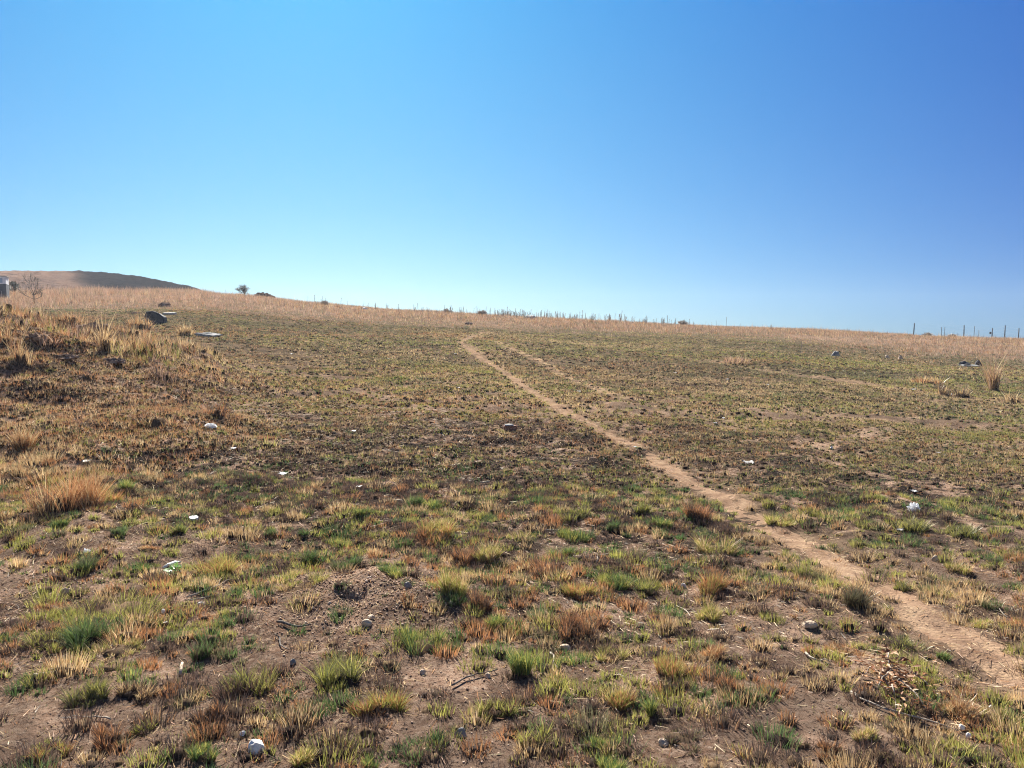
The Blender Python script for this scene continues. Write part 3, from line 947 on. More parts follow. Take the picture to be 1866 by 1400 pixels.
def crumbs():
    oct_v = np.array([[1, 0, 0], [-1, 0, 0], [0, 1, 0], [0, -1, 0], [0, 0, 1], [0, 0, -1.]])
    oct_f = np.array([0, 2, 4, 2, 1, 4, 1, 3, 4, 3, 0, 4, 2, 0, 5, 1, 2, 5, 3, 1, 5, 0, 3, 5])
    xs, ys, ss = [], [], []
    for d0, d1, n, s0, s1 in ((1.9, 6, 16000, .0025, .013), (6, 12, 14000, .004, .018)):
        x, y = scatter(d0, d1, n); n = len(x)
        b = bare(x, y)
        keep = RNG.uniform(0, 1, n) < .5 + .5 * b
        xs.append(x[keep]); ys.append(y[keep]); ss.append(s0 + (s1 - s0) * RNG.beta(1.2, 5, keep.sum()))
    n = 1700   # the soil heap
    xs.append(HEAP[0] + RNG.normal(0, .33, n)); ys.append(HEAP[1] + RNG.normal(0, .27, n)); ss.append(.004 + .02 * RNG.beta(1.1, 6, n))
    n = 500
    pp = G(60, 1085)
    xs.append(pp.x + RNG.normal(0, .3, n)); ys.append(pp.y + RNG.normal(0, .25, n)); ss.append(.004 + .018 * RNG.beta(1.2, 5, n))
    x, y, s = map(np.concatenate, (xs, ys, ss)); n = len(x)
    V = oct_v[None] * RNG.uniform(.55, 1.25, (n, 6, 1)) * s[:, None, None]
    V[:, :, 2] *= .75
    a = RNG.uniform(0, 2 * PI, n); c, sn = np.cos(a), np.sin(a)
    X = V[:, :, 0] * c[:, None] - V[:, :, 1] * sn[:, None]; Y = V[:, :, 0] * sn[:, None] + V[:, :, 1] * c[:, None]
    Z = V[:, :, 2] + (height(x, y) + s * .3)[:, None]
    V = np.stack([X + x[:, None], Y + y[:, None], Z], -1).reshape(-1, 3)
    Fi = (np.arange(n)[:, None] * 6 + oct_f).reshape(-1)
    pal = np.array([[.28, .18, .125], [.36, .25, .18], [.18, .115, .08], [.45, .35, .27], [.22, .14, .095]])
    C = pal[RNG.choice(5, n, p=[.3, .25, .2, .08, .17])] * RNG.uniform(.8, 1.2, n)[:, None]
    add_stuff("soil_gravel", "loose soil crumbs and grit over the bare patches", [(V, Fi, np.repeat(C, 6, 0))], grass_mat("crumb", 0, .01), "gravel")


crumbs()


# ------------------------------------------------------------------ solid things
def rock_bm(sx, sy, sz, seed, rough=.22, sub=3, flat=.25):
    bm = bmesh.new()
    bmesh.ops.create_icosphere(bm, subdivisions=sub, radius=1)
    rr = random.Random(seed)
    planes = [(Vector((rr.gauss(0, 1), rr.gauss(0, 1), rr.gauss(0, .8))).normalized(), rr.uniform(.6, .85)) for _ in range(9)]
    off = Vector((seed * 3.1, seed * 1.7, seed))
    for v in bm.verts:
        c = v.co.copy()
        for nrm, dd in planes:
            k = c.dot(nrm) - dd
            if k > 0: c -= nrm * k
        c *= 1 + rough * .5 * mnoise.noise(c * 2.2 + off) + rough * .25 * mnoise.noise(c * 6 + off)
        if c.z < -flat: c.z = -flat
        c.z += flat * .6
        v.co = Vector((c.x * sx, c.y * sy, c.z * sz))
    return bm


STONES = [
 # px, py(base), w px, h px, mat, name, label, cat
 (468, 1368, 30, 25, M_STONEW, "stone", "largest bright white stone at the bottom edge", "stone"),
 (443, 1342, 15, 10, M_STONEW, "stone", "small white stone just above the largest white one", "stone"),
 (366, 1108, 14, 11, M_STONEW, "stone", "round white stone on dark soil right of the broad tussock", "stone"),
 (297, 1119, 10, 9, M_STONEW, "stone", "tiny white stone left of the round white stone", "stone"),
 (743, 1073, 16, 13, M_ROCKG, "stone", "grey stone at the back of the soil heap", "stone"),
 (668, 1140, 20, 11, M_STONET, "stone", "pale flat stone on the front of the soil heap", "stone"),
 (676, 1128, 16, 8, M_STONET, "stone", "flat tan stone just behind the pale flat stone", "stone"),
 (841, 1342, 22, 16, M_ROCKG, "stone", "grey rounded stone beside the dark green bottom tussock", "stone"),
 (1031, 1184, 24, 10, M_STONET, "stone", "tan flat stone left of the golden lime tussock", "stone"),
 (1208, 1358, 20, 14, M_STONET, "stone", "pinkish wedge stone near the blackened clump", "stone"),
 (1474, 1143, 30, 12, M_STONET, "stone", "largest tan flat stone left of the path", "stone"),
 (1704, 1022, 15, 11, M_STONET, "stone", "pale stone left of the golden shadowed tuft", "stone"),
 (534, 1210, 12, 9, M_ROCKG, "stone", "small grey stone on the sandy patch", "stone"),
 (120, 1083, 20, 12, M_STONET, "stone", "pale stone at the left end of the broad tussock", "stone"),
 (1245, 1070, 10, 7, M_STONEW, "stone", "white pebble left of the orange tipped tussock", "stone"),
 (890, 1235, 14, 9, M_STONET, "stone", "small tan stone under the yellow stubble tuft", "stone"),
 (770, 1228, 12, 8, M_STONET, "stone", "tan pebble right of the dome tussock", "stone"),
 (1805, 1292, 10, 9, M_STONEW, "stone", "white chip among brown leaves at lower right", "stone"),
 (1752, 1330, 11, 10, M_STONEW, "stone", "white chip below the pale straw fan", "stone"),
 (1765, 1345, 11, 10, M_STONEW, "stone", "lower white chip below the pale straw fan", "stone"),
 (1515, 819, 7, 6, M_STONEW, "stone", "white pebble far up the right slope", "stone"),
 (1523, 650, 16, 10, M_ROCKG, "rock", "grey triangular rock on the far right slope", "rock"),
 (1617, 654, 10, 8, M_STONET, "rock", "brown rock, left of a pair near the far grass", "rock"),
 (1640, 655, 9, 8, M_STONET, "rock", "brown rock, right of a pair near the far grass", "rock"),
 (1757, 667, 20, 9, M_ROCKD, "rock", "dark low rock beside a slab at far right", "rock"),
 (1782, 666, 14, 10, M_ROCKD, "rock", "dark upright rock at the far right slab's end", "rock"),
 (968, 582, 22, 8, M_ROCKG, "rock", "pale rock on the skyline right of the path's top", "rock"),
 (854, 592, 16, 5, M_CLOD, "rock", "low brown rock below the skyline above the path's end", "rock"),
 (455, 541, 12, 5, M_STONEW, "rock", "white rock under the round skyline bush", "rock"),
 (665, 564, 10, 4, M_STONEW, "rock", "white rock on the skyline left of centre", "rock"),
]
for i, (px, py, w, h, mt, nm, lb, ct) in enumerate(STONES):
    p = G(px, py); s = p.y / F
    bm = rock_bm(w * s * .55, w * s * .42, h * s * .85, 31 + i)
    o = bm_obj(nm, bm, mt, loc=p, rz=random.uniform(-.5, .5))
    tag(o, lb, ct, "loose stones" if nm == "stone" else "rocks on the far slope")

# earth heaps and clods
HEAPS = [
 (165, 606, 70, 32, "dark crumbled earth heap on top of the left bank"),
 (66, 622, 34, 30, "dark earth lump left of the bank's reddish clump"),
 (218, 602, 26, 16, "small dark earth lump between the bank heap and boulder"),
 (205, 662, 40, 20, "dark earth ledge below the tallest straw clump"),
 (300, 559, 24, 16, "small dark mound in front of the reddish grass"),
 (248, 573, 18, 6, "low dark mound left of the boulder"),
 (480, 541, 38, 22, "dark soil heap on the skyline right of the bush"),
 (120, 655, 40, 18, "dark soil lump in the middle of the bank's top"),
 (270, 820, 0, 0, ""),
]
for i, (px, py, w, h, lb) in enumerate(HEAPS):
    if not w: continue
    p = G(px, py); s = p.y / F
    bm = rock_bm(w * s * .55, w * s * .42, h * s * .42, 77 + i, .3, 4, .1)
    rh = random.Random(i)
    for k in range(26):
        ang = rh.uniform(0, 2 * PI); q = math.sqrt(rh.uniform(0, .9))
        cs = rh.uniform(.05, .15) * w * s
        b2 = rock_bm(cs, cs * rh.uniform(.6, 1), cs * rh.uniform(.5, .9), i * 40 + k, .3, 2, .3)
        me2 = bpy.data.meshes.new("clod"); b2.to_mesh(me2); b2.free()
        me2.transform(Matrix.Translation((math.cos(ang) * q * w * s * .5, math.sin(ang) * q * w * s * .38, h * s * .40 * math.sqrt(1 - q * q) - cs * .15)))
        bm.from_mesh(me2); bpy.data.meshes.remove(me2)
    tag(bm_obj("earth_heap", bm, M_CLOD, loc=p), lb, "earth heap", "dark earth heaps")


def prism_rock(name, prof, depth, mat, seed):
    """rock cut from an uneven front profile (x,z) and a depth, edges worn"""
    bm = bmesh.new()
    rr = random.Random(seed)
    a = [bm.verts.new((x * rr.uniform(.93, 1.03), -depth / 2, z)) for x, z in prof]
    b = [bm.verts.new((x * .9 + rr.uniform(-.03, .03), depth / 2, z * rr.uniform(.85, .97))) for x, z in prof]
    bm.faces.new(a); bm.faces.new(list(reversed(b)))
    n = len(prof)
    for i in range(n):
        bm.faces.new((a[i], b[i], b[(i + 1) % n], a[(i + 1) % n]))
    bmesh.ops.recalc_face_normals(bm, faces=bm.faces)
    bmesh.ops.bevel(bm, geom=bm.edges[:], offset=.045, segments=2, affect='EDGES', profile=.6)
    bmesh.ops.triangulate(bm, faces=bm.faces[:])
    bmesh.ops.subdivide_edges(bm, edges=bm.edges[:], cuts=2, use_grid_fill=True)
    for v in bm.verts:
        k = mnoise.noise(v.co * 5 + Vector((seed, 0, 0))) * .022 + mnoise.noise(v.co * 14) * .008
        v.co += v.normal * k if v.normal.length > 0 else Vector((0, 0, 0))
    return bm


p = G(284, 588); s = p.y / F
bm = prism_rock("boulder", [(-18 * s, -4 * s), (-16 * s, 12 * s), (-13.5 * s, 20 * s), (-2 * s, 20.5 * s), (8 * s, 17 * s), (17 * s, 11 * s), (18.5 * s, -4 * s)], 22 * s, M_ROCKD, 3)
tag(bm_obj("boulder", bm, M_ROCKD, loc=p, rz=.15), "dark slant topped boulder standing right of the left bank", "boulder")


def slab(px, py, w, h, dp, mat, label, name="concrete_slab", cat="slab", tilt=0):
    p = G(px, py); s = p.y / F
    bm = bmesh.new(); bmesh.ops.create_cube(bm, size=1)
    for v in bm.verts: v.co = Vector((v.co.x * w * s, v.co.y * dp, v.co.z * h * s))
    bmesh.ops.bevel(bm, geom=bm.edges[:], offset=min(h * s * .2, .03), segments=2, affect='EDGES')
    bmesh.ops.subdivide_edges(bm, edges=bm.edges[:], cuts=4, use_grid_fill=True)
    for v in bm.verts:
        v.co += Vector((mnoise.noise(v.co * 4), mnoise.noise(v.co * 4 + Vector((5, 0, 0))), mnoise.noise(v.co * 4 + Vector((0, 5, 0))))) * h * s * .12
    o = bm_obj(name, bm, mat, loc=p + Vector((0, 0, h * s * .42)), rz=random.uniform(-.1, .1))
    o.rotation_euler.y = tilt; o.rotation_euler.x = .12
    return tag(o, label, cat)


slab(309, 574, 23, 4, .3, M_CONC, "pale flat concrete slab lying behind the dark boulder")
p = G(377, 614); k = p.y / F
tag(bm_obj("stone_ledge", rock_bm(29 * k, .28, 6.5 * k, 55, .5, 4, .3), M_ROCKG, loc=p), "long low stone ledge right of the left bank", "ledge")
slab(1768, 668, 30, 3, .3, M_CONC, "grey broken slab lying on the far right slope", "concrete_slab", "slab", .05)
slab(5, 552, 26, 3, .4, M_CONC, "pale kerb stone in front of the hut at left edge", "kerb_stone", "kerb stone")

# brick with a pale mortar cap
p = G(929, 786); s = p.y / F
e = empty("brick", p, .25)
bm = bmesh.new(); bmesh.ops.create_cube(bm, size=1)
for v in bm.verts: v.co = Vector((v.co.x * .20, v.co.y * .11, v.co.z * .085 + .04))
bmesh.ops.bevel(bm, geom=bm.edges[:], offset=.008, segments=2, affect='EDGES')
bm_obj("brick_body", bm, M_BRICK, e)
bm = rock_bm(.098, .05, .03, 5, .3, 3, .2)
bm_obj("mortar", bm, M_CONC, e, (-.008, 0, .083))
tag(e, "brown brick with pale mortar on top beside the footpath", "brick")


# --- litter
def crumple(px, py, w, h, label, seed, cat="plastic bag", name="plastic_bag"):
    p = G(px, py); s = p.y / F
    bm = bmesh.new(); bmesh.ops.create_icosphere(bm, subdivisions=4, radius=1)
    off = Vector((seed, seed * 2, 0))
    for v in bm.verts:
        c = v.co.copy()
        r = 1 + .9 * abs(mnoise.noise(c * 1.7 + off)) + .55 * abs(mnoise.noise(c * 4 + off)) - .5
        c = c * r
        c.z = max(c.z, -.25) + .2
        v.co = Vector((c.x * w * s * .48, c.y * w * s * .4, c.z * h * s * .62))
    me = bpy.data.meshes.new(name); bm.to_mesh(me); bm.free()
    ca = me.color_attributes.new("Col", 'FLOAT_COLOR', 'POINT')
    ca.data.foreach_set("color", np.tile(np.array([.82, .82, .82, 1], dtype=np.float32), len(me.vertices)))
    me.materials.append(M_BAG)
    o = link(name, me, loc=p)
    return tag(o, label, cat)


crumple(1666, 934, 24, 22, "crumpled white plastic bag on the right slope", 2)
crumple(157, 1009, 14, 12, "small crumpled white plastic scrap at far left", 6, "plastic scrap", "plastic_scrap")
crumple(384, 780, 26, 10, "crumpled pale plastic at the bank's right foot", 9, "plastic scrap", "plastic_scrap")
crumple(97, 726 - 30, 1, 1, "", 1) if False else None


def sheet(px, py, w, l, label, seed, mat=None, bend=.3, name="paper_scrap", cat="paper scrap", lift=.01, tilt=.15):
    p = G(px, py); s = p.y / F
    rr = random.Random(seed)
    bm = bmesh.new()
    nx, ny = 8, 6
    W = w * s * .8; L = l * .85
    g = []
    for j in range(ny):
        for i in range(nx):
            u, v = i / (nx - 1) - .5, j / (ny - 1) - .5
            z = bend * W * (u * u * .9 + .35 * mnoise.noise(Vector((u * 3 + seed, v * 3, 0))))
            ex = 1 + .25 * mnoise.noise(Vector((v * 4, seed, u)))
            g.append(bm.verts.new((u * W * ex, v * L, z)))
    for j in range(ny - 1):
        for i in range(nx - 1):
            k = j * nx + i
            bm.faces.new((g[k], g[k + 1], g[k + nx + 1], g[k + nx]))
    bmesh.ops.solidify(bm, geom=bm.faces[:], thickness=.004)
    o = bm_obj(name, bm, mat or M_LITTER, loc=p + Vector((0, 0, lift + W * .05)), rz=rr.uniform(-.6, .6), smooth=True)
    o.rotation_euler.x = tilt
    return tag(o, label, cat, "pale litter scraps")


SHEETS = [
 (1364, 845, 24, .16, "widest flat white scrap right of the path"),
 (1665, 897, 13, .08, "white paper scrap just behind the plastic bag"),
 (516, 866, 22, .10, "white paper scrap standing in scorched stubble"),
 (1640, 967, 14, .07, "white scrap under the olive tussock below the bag"),
 (10, 1037 - 100, 12, .07, "white scrap at the left frame edge"),
 (158, 843, 16, .08, "white scrap at the foot of the left bank"),
 (426, 819, 12, .07, "white scrap right of the bank's foot"),
 (655, 889, 12, .06, "pale scrap above the scorched middle ground"),
 (835, 708, 8, .10, "white scrap up the slope left of the path"),
 (1303, 772, 9, .08, "white scrap, left of two beside the upper right slope"),
 (1318, 763, 7, .08, "white scrap, right of two beside the upper right slope"),
 (1338, 786, 8, .06, "white scrap below a pair on the upper right slope"),
 (1398, 702, 10, .12, "pale scrap far up the right slope"),
 (1325, 692, 8, .10, "small white scrap left of the pale far scrap"),
 (1730, 722 - 2, 14, .10, "white scrap between the paired straw clumps"),
 (1662, 711, 16, .16, "flat pale scrap below the low golden clump"),
 (1710, 827, 10, .07, "white scrap, left of two on the far right grass"),
 (1718, 832, 9, .07, "white scrap, right of two on the far right grass"),
 (1157, 816, 9, .05, "white scrap lying on the footpath"),
 (1055, 714, 8, .10, "white scrap where the side track ends"),
 (532, 646, 6, .12, "white scrap on the green far slope left of centre"),
 (706, 655, 7, .12, "white scrap at mid slope left of the path's end"),
 (830, 645, 6, .10, "white scrap close to the path's end"),
 (645, 787, 10, .06, "pale scrap left of the brown brick"),
 (300, 1140, 10, .05, "white slip above the straw tipped tussock"),
 (1230, 680, 7, .10, "white scrap high on the slope right of the track"),
]
for i, (px, py, w, l, lb) in enumerate(SHEETS):
    sheet(px, py, w, l, lb, 11 + i)

# white disc (a jar lid)
p = G(353, 949)
bm = bmesh.new()
r_ = 16 * p.y / F * .5
prof = [(0, .016), (r_ * .7, .016), (r_ * .78, .019), (r_ * .95, .019), (r_, .015), (r_, 0), (r_ * .9, 0)]
for k in range(len(prof) - 1):
    for j in range(28):
        a0, a1 = 2 * PI * j / 28, 2 * PI * (j + 1) / 28
        q = [bm.verts.new((prof[m][0] * math.cos(a), prof[m][0] * math.sin(a), prof[m][1])) for m, a in ((k, a0), (k, a1), (k + 1, a1), (k + 1, a0))]
        bm.faces.new(q) if prof[k][0] > 0 else bm.faces.new((q[0], q[2], q[3]))
bmesh.ops.remove_doubles(bm, verts=bm.verts[:], dist=1e-5)
bmesh.ops.recalc_face_normals(bm, faces=bm.faces)
o = bm_obj("jar_lid", bm, M_LITTER, loc=p + Vector((0, 0, .01)))
o.rotation_euler = (.12, .05, 0)
tag(o, "round white lid lying on bare soil at left", "lid")


# --- tubes: twigs, sticks, branches
def tube(bm, pts, r0, r1, sides=5):
    prev = None
    n = len(pts)
    for i, q in enumerate(pts):
        d = (pts[min(i + 1, n - 1)] - pts[max(i - 1, 0)])
        if d.length < 1e-9: d = Vector((0, 0, 1))
        d.normalize()
        a = d.orthogonal().normalized(); b = d.cross(a)
        r = r0 + (r1 - r0) * i / (n - 1)
        ring = [bm.verts.new(q + (a * math.cos(2 * PI * k / sides) + b * math.sin(2 * PI * k / sides)) * r) for k in range(sides)]
        if prev:
            for k in range(sides):
                bm.faces.new((prev[k], prev[(k + 1) % sides], ring[(k + 1) % sides], ring[k]))
        else:
            bm.faces.new(list(reversed(ring)))
        prev = ring
    bm.faces.new(prev)


TWIGS = [
 ((62, 1240), (101, 1231), .011, "thick pale stick lying in the lower left grass", M_TWIG),
 ((498, 1162), (528, 1188), .005, "thin curved twig on sandy soil left of the dome tussock", M_BARK),
 ((505, 1140), (566, 1145), .008, "dark stick lying below the soil heap's left side", M_BARK),
 ((340, 1092), (430, 1060), .004, "long thin pale stalk slanting left of the soil heap", M_TWIG),
 ((345, 1092 + 5), (402, 1088), .004, "short pale stalk crossing below the long thin stalk", M_TWIG),
 ((820, 1252), (905, 1225), .005, "bent twig across the sandy patch's right", M_BARK),
 ((735, 1044), (800, 1056), .005, "brown twig along the back of the soil heap", M_BARK),
 ((1000, 1195), (1020, 1222), .006, "grey twig pointing down beside the slim green tussock", M_TWIG),
 ((1548, 1268), (1600, 1292), .006, "pale stick at the left of the brown leaf pile", M_TWIG),
 ((1467, 1195), (1512, 1217), .006, "grey stick above the brown leaf pile", M_TWIG),
 ((1600, 1290), (1745, 1340), .005, "long pale stalk running below the brown leaf pile", M_TWIG),
 ((1080, 1026), (1108, 1012), .006, "straw stalk right of the glossy green tuft", M_TWIG),
 ((1235, 1108), (1262, 1128), .004, "thin twig left of the lime tussock", M_TWIG),
 ((1806, 1105), (1842, 1130), .004, "white stalk across the long dark green tussock", M_TWIG),
 ((1270, 985), (1290, 1005), .005, "pale stalk lying left of the golden fan", M_TWIG),
 ((205, 1313), (115, 1310), .004, "thin straight stalk lying by the russet corner tussock", M_TWIG),
 ((875, 882), (892, 882), .008, "short pale stick in the scorched middle ground", M_TWIG),
]
for i, (a, b, r, lb, mt) in enumerate(TWIGS):
    rr = random.Random(i)
    A, B = G(*a), G(*b)
    pts = []
    L = (B - A).length
    per = Vector((-(B - A).y, (B - A).x, 0)).normalized()
    for k in range(9):
        t = k / 8
        q = A.lerp(B, t) + per * L * (.06 * math.sin(t * 5 + i) + rr.uniform(-.012, .012))
        q.z = float(height(q.x, q.y)) + r + .008
        pts.append(q - A)
    bm = bmesh.new(); tube(bm, pts, r, r * .5, 6)
    if i % 3 == 0:
        k = 5; q = pts[k]
        tube(bm, [q, q + per * L * .1 + (B - A) * .12 + Vector((0, 0, .015)), q + per * L * .16 + (B - A) * .26 + Vector((0, 0, .01))], r * .6, r * .3, 5)
    tag(bm_obj("twig", bm, mt, loc=A, smooth=True), lb, "twig", "dead twigs and stalks on the ground")

# curved white shell-like strip
p = G(312, 1036); s = p.y / F
bm = bmesh.new()
tube(bm, [Vector((-11 * s, -.03, .01)), Vector((-5 * s, 0, .03)), Vector((2 * s, .04, .038)), Vector((10 * s, .06, .03))], .012, .010, 8)
for v in bm.verts: v.co.z = v.co.z * .8
tag(bm_obj("bone", bm, M_LITTER, loc=p, smooth=True), "curved white bone beside the low green mat at left", "bone")
p = G(328, 1230); s = p.y / F
bm = bmesh.new()
tube(bm, [Vector((-4 * s, .05, .035)), Vector((-1 * s, .02, .03)), Vector((2 * s, 0, .022)), Vector((5 * s, -.03, .012))], .006, .008, 8)
tag(bm_obj("bone", bm, M_STONET, loc=p, smooth=True), "short pinkish white bone by the dull straw tussock", "bone")


# dry branch with brown leaves (lower right)
def leafy_branch():
    p = G(1640, 1262)
    e = empty("dead_branch", p)
    rr = random.Random(4)
    s = p.y / F
    bm = bmesh.new(); lf = []
    stems = [((-40, 0), (45, -30)), ((-10, -8), (10, 25)), ((10, -16), (60, 0)), ((-30, 5), (-50, 30)), ((15, -20), (38, -44)), ((-20, -4), (-45, -20))]
    for (a, b) in stems:
        A = Vector((a[0] * s, -a[1] * s * 3, 0)); B = Vector((b[0] * s, -b[1] * s * 3, 0))
        pts = []
        for k in range(7):
            t = k / 6
            q = A.lerp(B, t) + Vector((rr.uniform(-.01, .01), rr.uniform(-.01, .01), 0))
            q.z = float(height(p.x + q.x, p.y + q.y)) - p.z + .012 + .07 * math.sin(t * PI) * rr.uniform(.5, 1)
            pts.append(q)
            for _ in range(6):
                lf.append(q + Vector((rr.gauss(0, .03), rr.gauss(0, .045), rr.uniform(-.008, .025))))
        tube(bm, pts, .005, .002, 5)
    bm_obj("branch", bm, M_TWIG, e, smooth=True)
    n = len(lf); P = np.array(lf)
    rg = np.random.default_rng(8)
    L = rg.uniform(.02, .05, n); Wd = L * rg.uniform(.28, .45, n)
    a = rg.uniform(0, 2 * PI, n); el = rg.uniform(-.2, .7, n)
    dx, dy, dz = np.cos(a) * np.cos(el), np.sin(a) * np.cos(el), np.sin(el)
    D = np.stack([dx, dy, dz], 1); Q = np.stack([-np.sin(a), np.cos(a), rg.uniform(-.5, .5, n)], 1)
    V = np.stack([P, P + D * (L * .5)[:, None] + Q * (Wd * .5)[:, None] + [0, 0, .004], P + D * L[:, None] - np.array([0, 0, .006]), P + D * (L * .5)[:, None] - Q * (Wd * .5)[:, None]], 1).reshape(-1, 3)
    Fi = (np.arange(n)[:, None] * 4 + np.array([0, 1, 2, 0, 2, 3])).reshape(-1)
    pal = np.array([[.25, .11, .05], [.30, .15, .07], [.19, .08, .04], [.36, .22, .12], [.15, .065, .035]])
    C = pal[rg.integers(0, 5, n)] * rg.uniform(.8, 1.15, n)[:, None]
    link("dead_leaves", np_mesh("dead_leaves", V, Fi, 3, M_STRAW, np.repeat(C, 4, 0)), e)
    tag(e, "fallen dry branch with curled brown leaves at lower right", "branch")


leafy_branch()

# small leafy green weed
p = G(316, 1050)
rg = np.random.default_rng(3); n = 70
a = rg.uniform(0, 2 * PI, n); L = rg.uniform(.02, .05, n); P0 = np.stack([rg.normal(0, .022, n), rg.normal(0, .022, n), rg.uniform(.0, .07, n)], 1)
D = np.stack([np.cos(a), np.sin(a), rg.uniform(.1, .8, n)], 1); Q = np.stack([-np.sin(a), np.cos(a), np.zeros(n)], 1)
V = np.stack([P0, P0 + D * (L * .5)[:, None] + Q * (L * .2)[:, None], P0 + D * L[:, None], P0 + D * (L * .5)[:, None] - Q * (L * .2)[:, None]], 1).reshape(-1, 3)
Fi = (np.arange(n)[:, None] * 4 + np.array([0, 1, 2, 0, 2, 3])).reshape(-1)
o = link("leafy_weed", np_mesh("leafy_weed", V, Fi, 3, M_GRASS, np.repeat(np.array([[.12, .27, .05]]) * rg.uniform(.8, 1.2, n)[:, None], 4, 0)), loc=p)
tag(o, "small bright leafy weed in front of the curved bone", "weed")


# ------------------------------------------------------------------ trees and bushes
def grow(bm, base, dirn, length, rad, depth, rr, tips, spread=.6, curve=.15, nchild=(2, 4), minr=.004):
    pts = [base.copy()]
    d = dirn.normalized()
    k = 4
    for i in range(k):
        d = (d + Vector((rr.gauss(0, curve), rr.gauss(0, curve), rr.gauss(0, curve * .6) + .05))).normalized()
        pts.append(pts[-1] + d * length / k)
    tube(bm, pts, rad, max(rad * .55, minr), 5 if rad > .02 else 4)
    if depth == 0:
        tips.append(pts[-1]); tips.append(pts[2]); return
    for c in range(rr.randint(*nchild)):
        at = pts[rr.choice([2, 3, 4])] if c else pts[-1]
        nd = (d + Vector((rr.gauss(0, spread), rr.gauss(0, spread), rr.gauss(0, spread * .5) + .1))).normalized()
        grow(bm, at, nd, length * rr.uniform(.55, .85), max(rad * .6, minr), depth - 1, rr, tips, spread, curve, nchild, minr)


def leaves_mesh(name, tips, nper, size, jitter, pal, mat, seed):
    rg = np.random.default_rng(seed)
    P = np.repeat(np.array([tuple(t) for t in tips]), nper, 0); n = len(P)
    P = P + rg.normal(0, jitter, (n, 3))
    a = rg.normal(0, 1, (n, 3)); a /= np.linalg.norm(a, axis=1)[:, None]
    b = np.cross(a, rg.normal(0, 1, (n, 3))); b /= np.linalg.norm(b, axis=1)[:, None]
    s = size * rg.uniform(.5, 1.3, n)[:, None]
    V = np.stack([P - a * s, P + b * s * .45, P + a * s, P - b * s * .45], 1).reshape(-1, 3)
    Fi = (np.arange(n)[:, None] * 4 + np.array([0, 1, 2, 0, 2, 3])).reshape(-1)
    pal = np.array(pal)
    C = pal[rg.integers(0, len(pal), n)] * rg.uniform(.7, 1.25, n)[:, None]
    return np_mesh(name, V, Fi, 3, mat, np.repeat(C, 4, 0))


def bare_tree():
    p = G(63, 553); s = p.y / F
    e = empty("bare_tree", p)
    rr = random.Random(12); tips = []
    bm = bmesh.new()
    H = 44 * s
    pts = [Vector((0, 0, -.1)), Vector((-.02, 0, H * .16)), Vector((-.05, .02, H * .32))]
    tube(bm, pts, .055, .04, 7)
    bm_obj("trunk", bm, M_BARK, e, smooth=True)
    bm = bmesh.new()
    for a in (-1.1, -.6, .1, .7, 1.2, -.2, .9):
        d = Vector((math.sin(a), rr.uniform(-.4, .4), math.cos(a) * .9))
        grow(bm, pts[-1 if abs(a) < 1 else 1], d, H * .36, .026, 3, rr, tips, .5, .16, (2, 3), .006)
    c = bm_obj("crown", bm, M_BARK, e, smooth=True)
    me = leaves_mesh("withered_leaves", tips, 2, .03, .05, [(.12, .10, .07), (.17, .13, .09), (.09, .09, .07)], M_GRASS, 5)
    link("withered_leaves", me, c)
    tag(e, "bare spindly tree with thin grey branches near the hut", "tree")


def round_bush(px, py, wpx, hpx, label, seed, pal):
    p = G(px, py); s = p.y / F
    e = empty("bush", p)
    rr = random.Random(seed); tips = []
    H, W = hpx * s, wpx * s
    bm = bmesh.new()
    tube(bm, [Vector((0, 0, -.15)), Vector((.02, 0, H * .12)), Vector((0, 0, H * .22))], .05, .035, 6)
    bm_obj("trunk", bm, M_BARK, e)
    bm = bmesh.new()
    for k in range(13):
        a = rr.uniform(0, 2 * PI); t = rr.uniform(.05, 1.25)
        d = Vector((math.sin(t) * math.cos(a) * W / H, math.sin(t) * math.sin(a) * W / H, math.cos(t) + .1))
        grow(bm, Vector((0, 0, H * .15)), d, H * .40, .02, 2, rr, tips, .45, .12, (2, 4), .006)
    tips = [t for t in tips if t.z < H and abs(t.x) < W * .55]
    for k in range(190):
        v = Vector((rr.gauss(0, 1), rr.gauss(0, 1), rr.gauss(0, 1))).normalized() * rr.uniform(.3, 1) ** .6
        q = Vector((v.x * W * .5, v.y * W * .5, H * .56 + v.z * H * .44))
        if mnoise.noise(q * 3 + Vector((seed, 0, 0))) > -.12: tips.append(q)
    c = bm_obj("crown", bm, M_BARK, e)
    link("leaves", leaves_mesh("leaves", tips, 5, .045, .07, pal, M_GRASS, seed), c)
    tag(e, label, "bush")


bare_tree()
round_bush(445, 540, 25, 23, "round grey bush alone on the skyline left of centre", 3, [(.15, .155, .15), (.2, .2, .18), (.11, .12, .12)])
SCRUB = [(.22, .18, .15), (.28, .22, .17), (.17, .145, .125)]
for k, (a, b, w_, h_, lb) in enumerate((
        (591, 557, 14, 7, "low dark scrub on the skyline left of centre, below the bush"),
        (815, 572, 22, 8, "low scrub patch on the skyline above the path's end"),
        (878, 574, 20, 9, "rounded low scrub on the skyline right of the path's end"),
        (1243, 594, 26, 9, "low grey scrub where the skyline weeds thin out"),
        (1690, 612, 16, 8, "small scrub at the foot of the first fence post"),
        (1735, 613, 14, 7, "small scrub between the first and second fence posts"))):
    round_bush(a, b, w_, h_, lb, 20 + k, SCRUB)
round_bush(23, 536, 15, 22, "dark leafy bush against the hut's right end", 8, [(.035, .05, .03), (.05, .06, .035), (.03, .035, .03)])


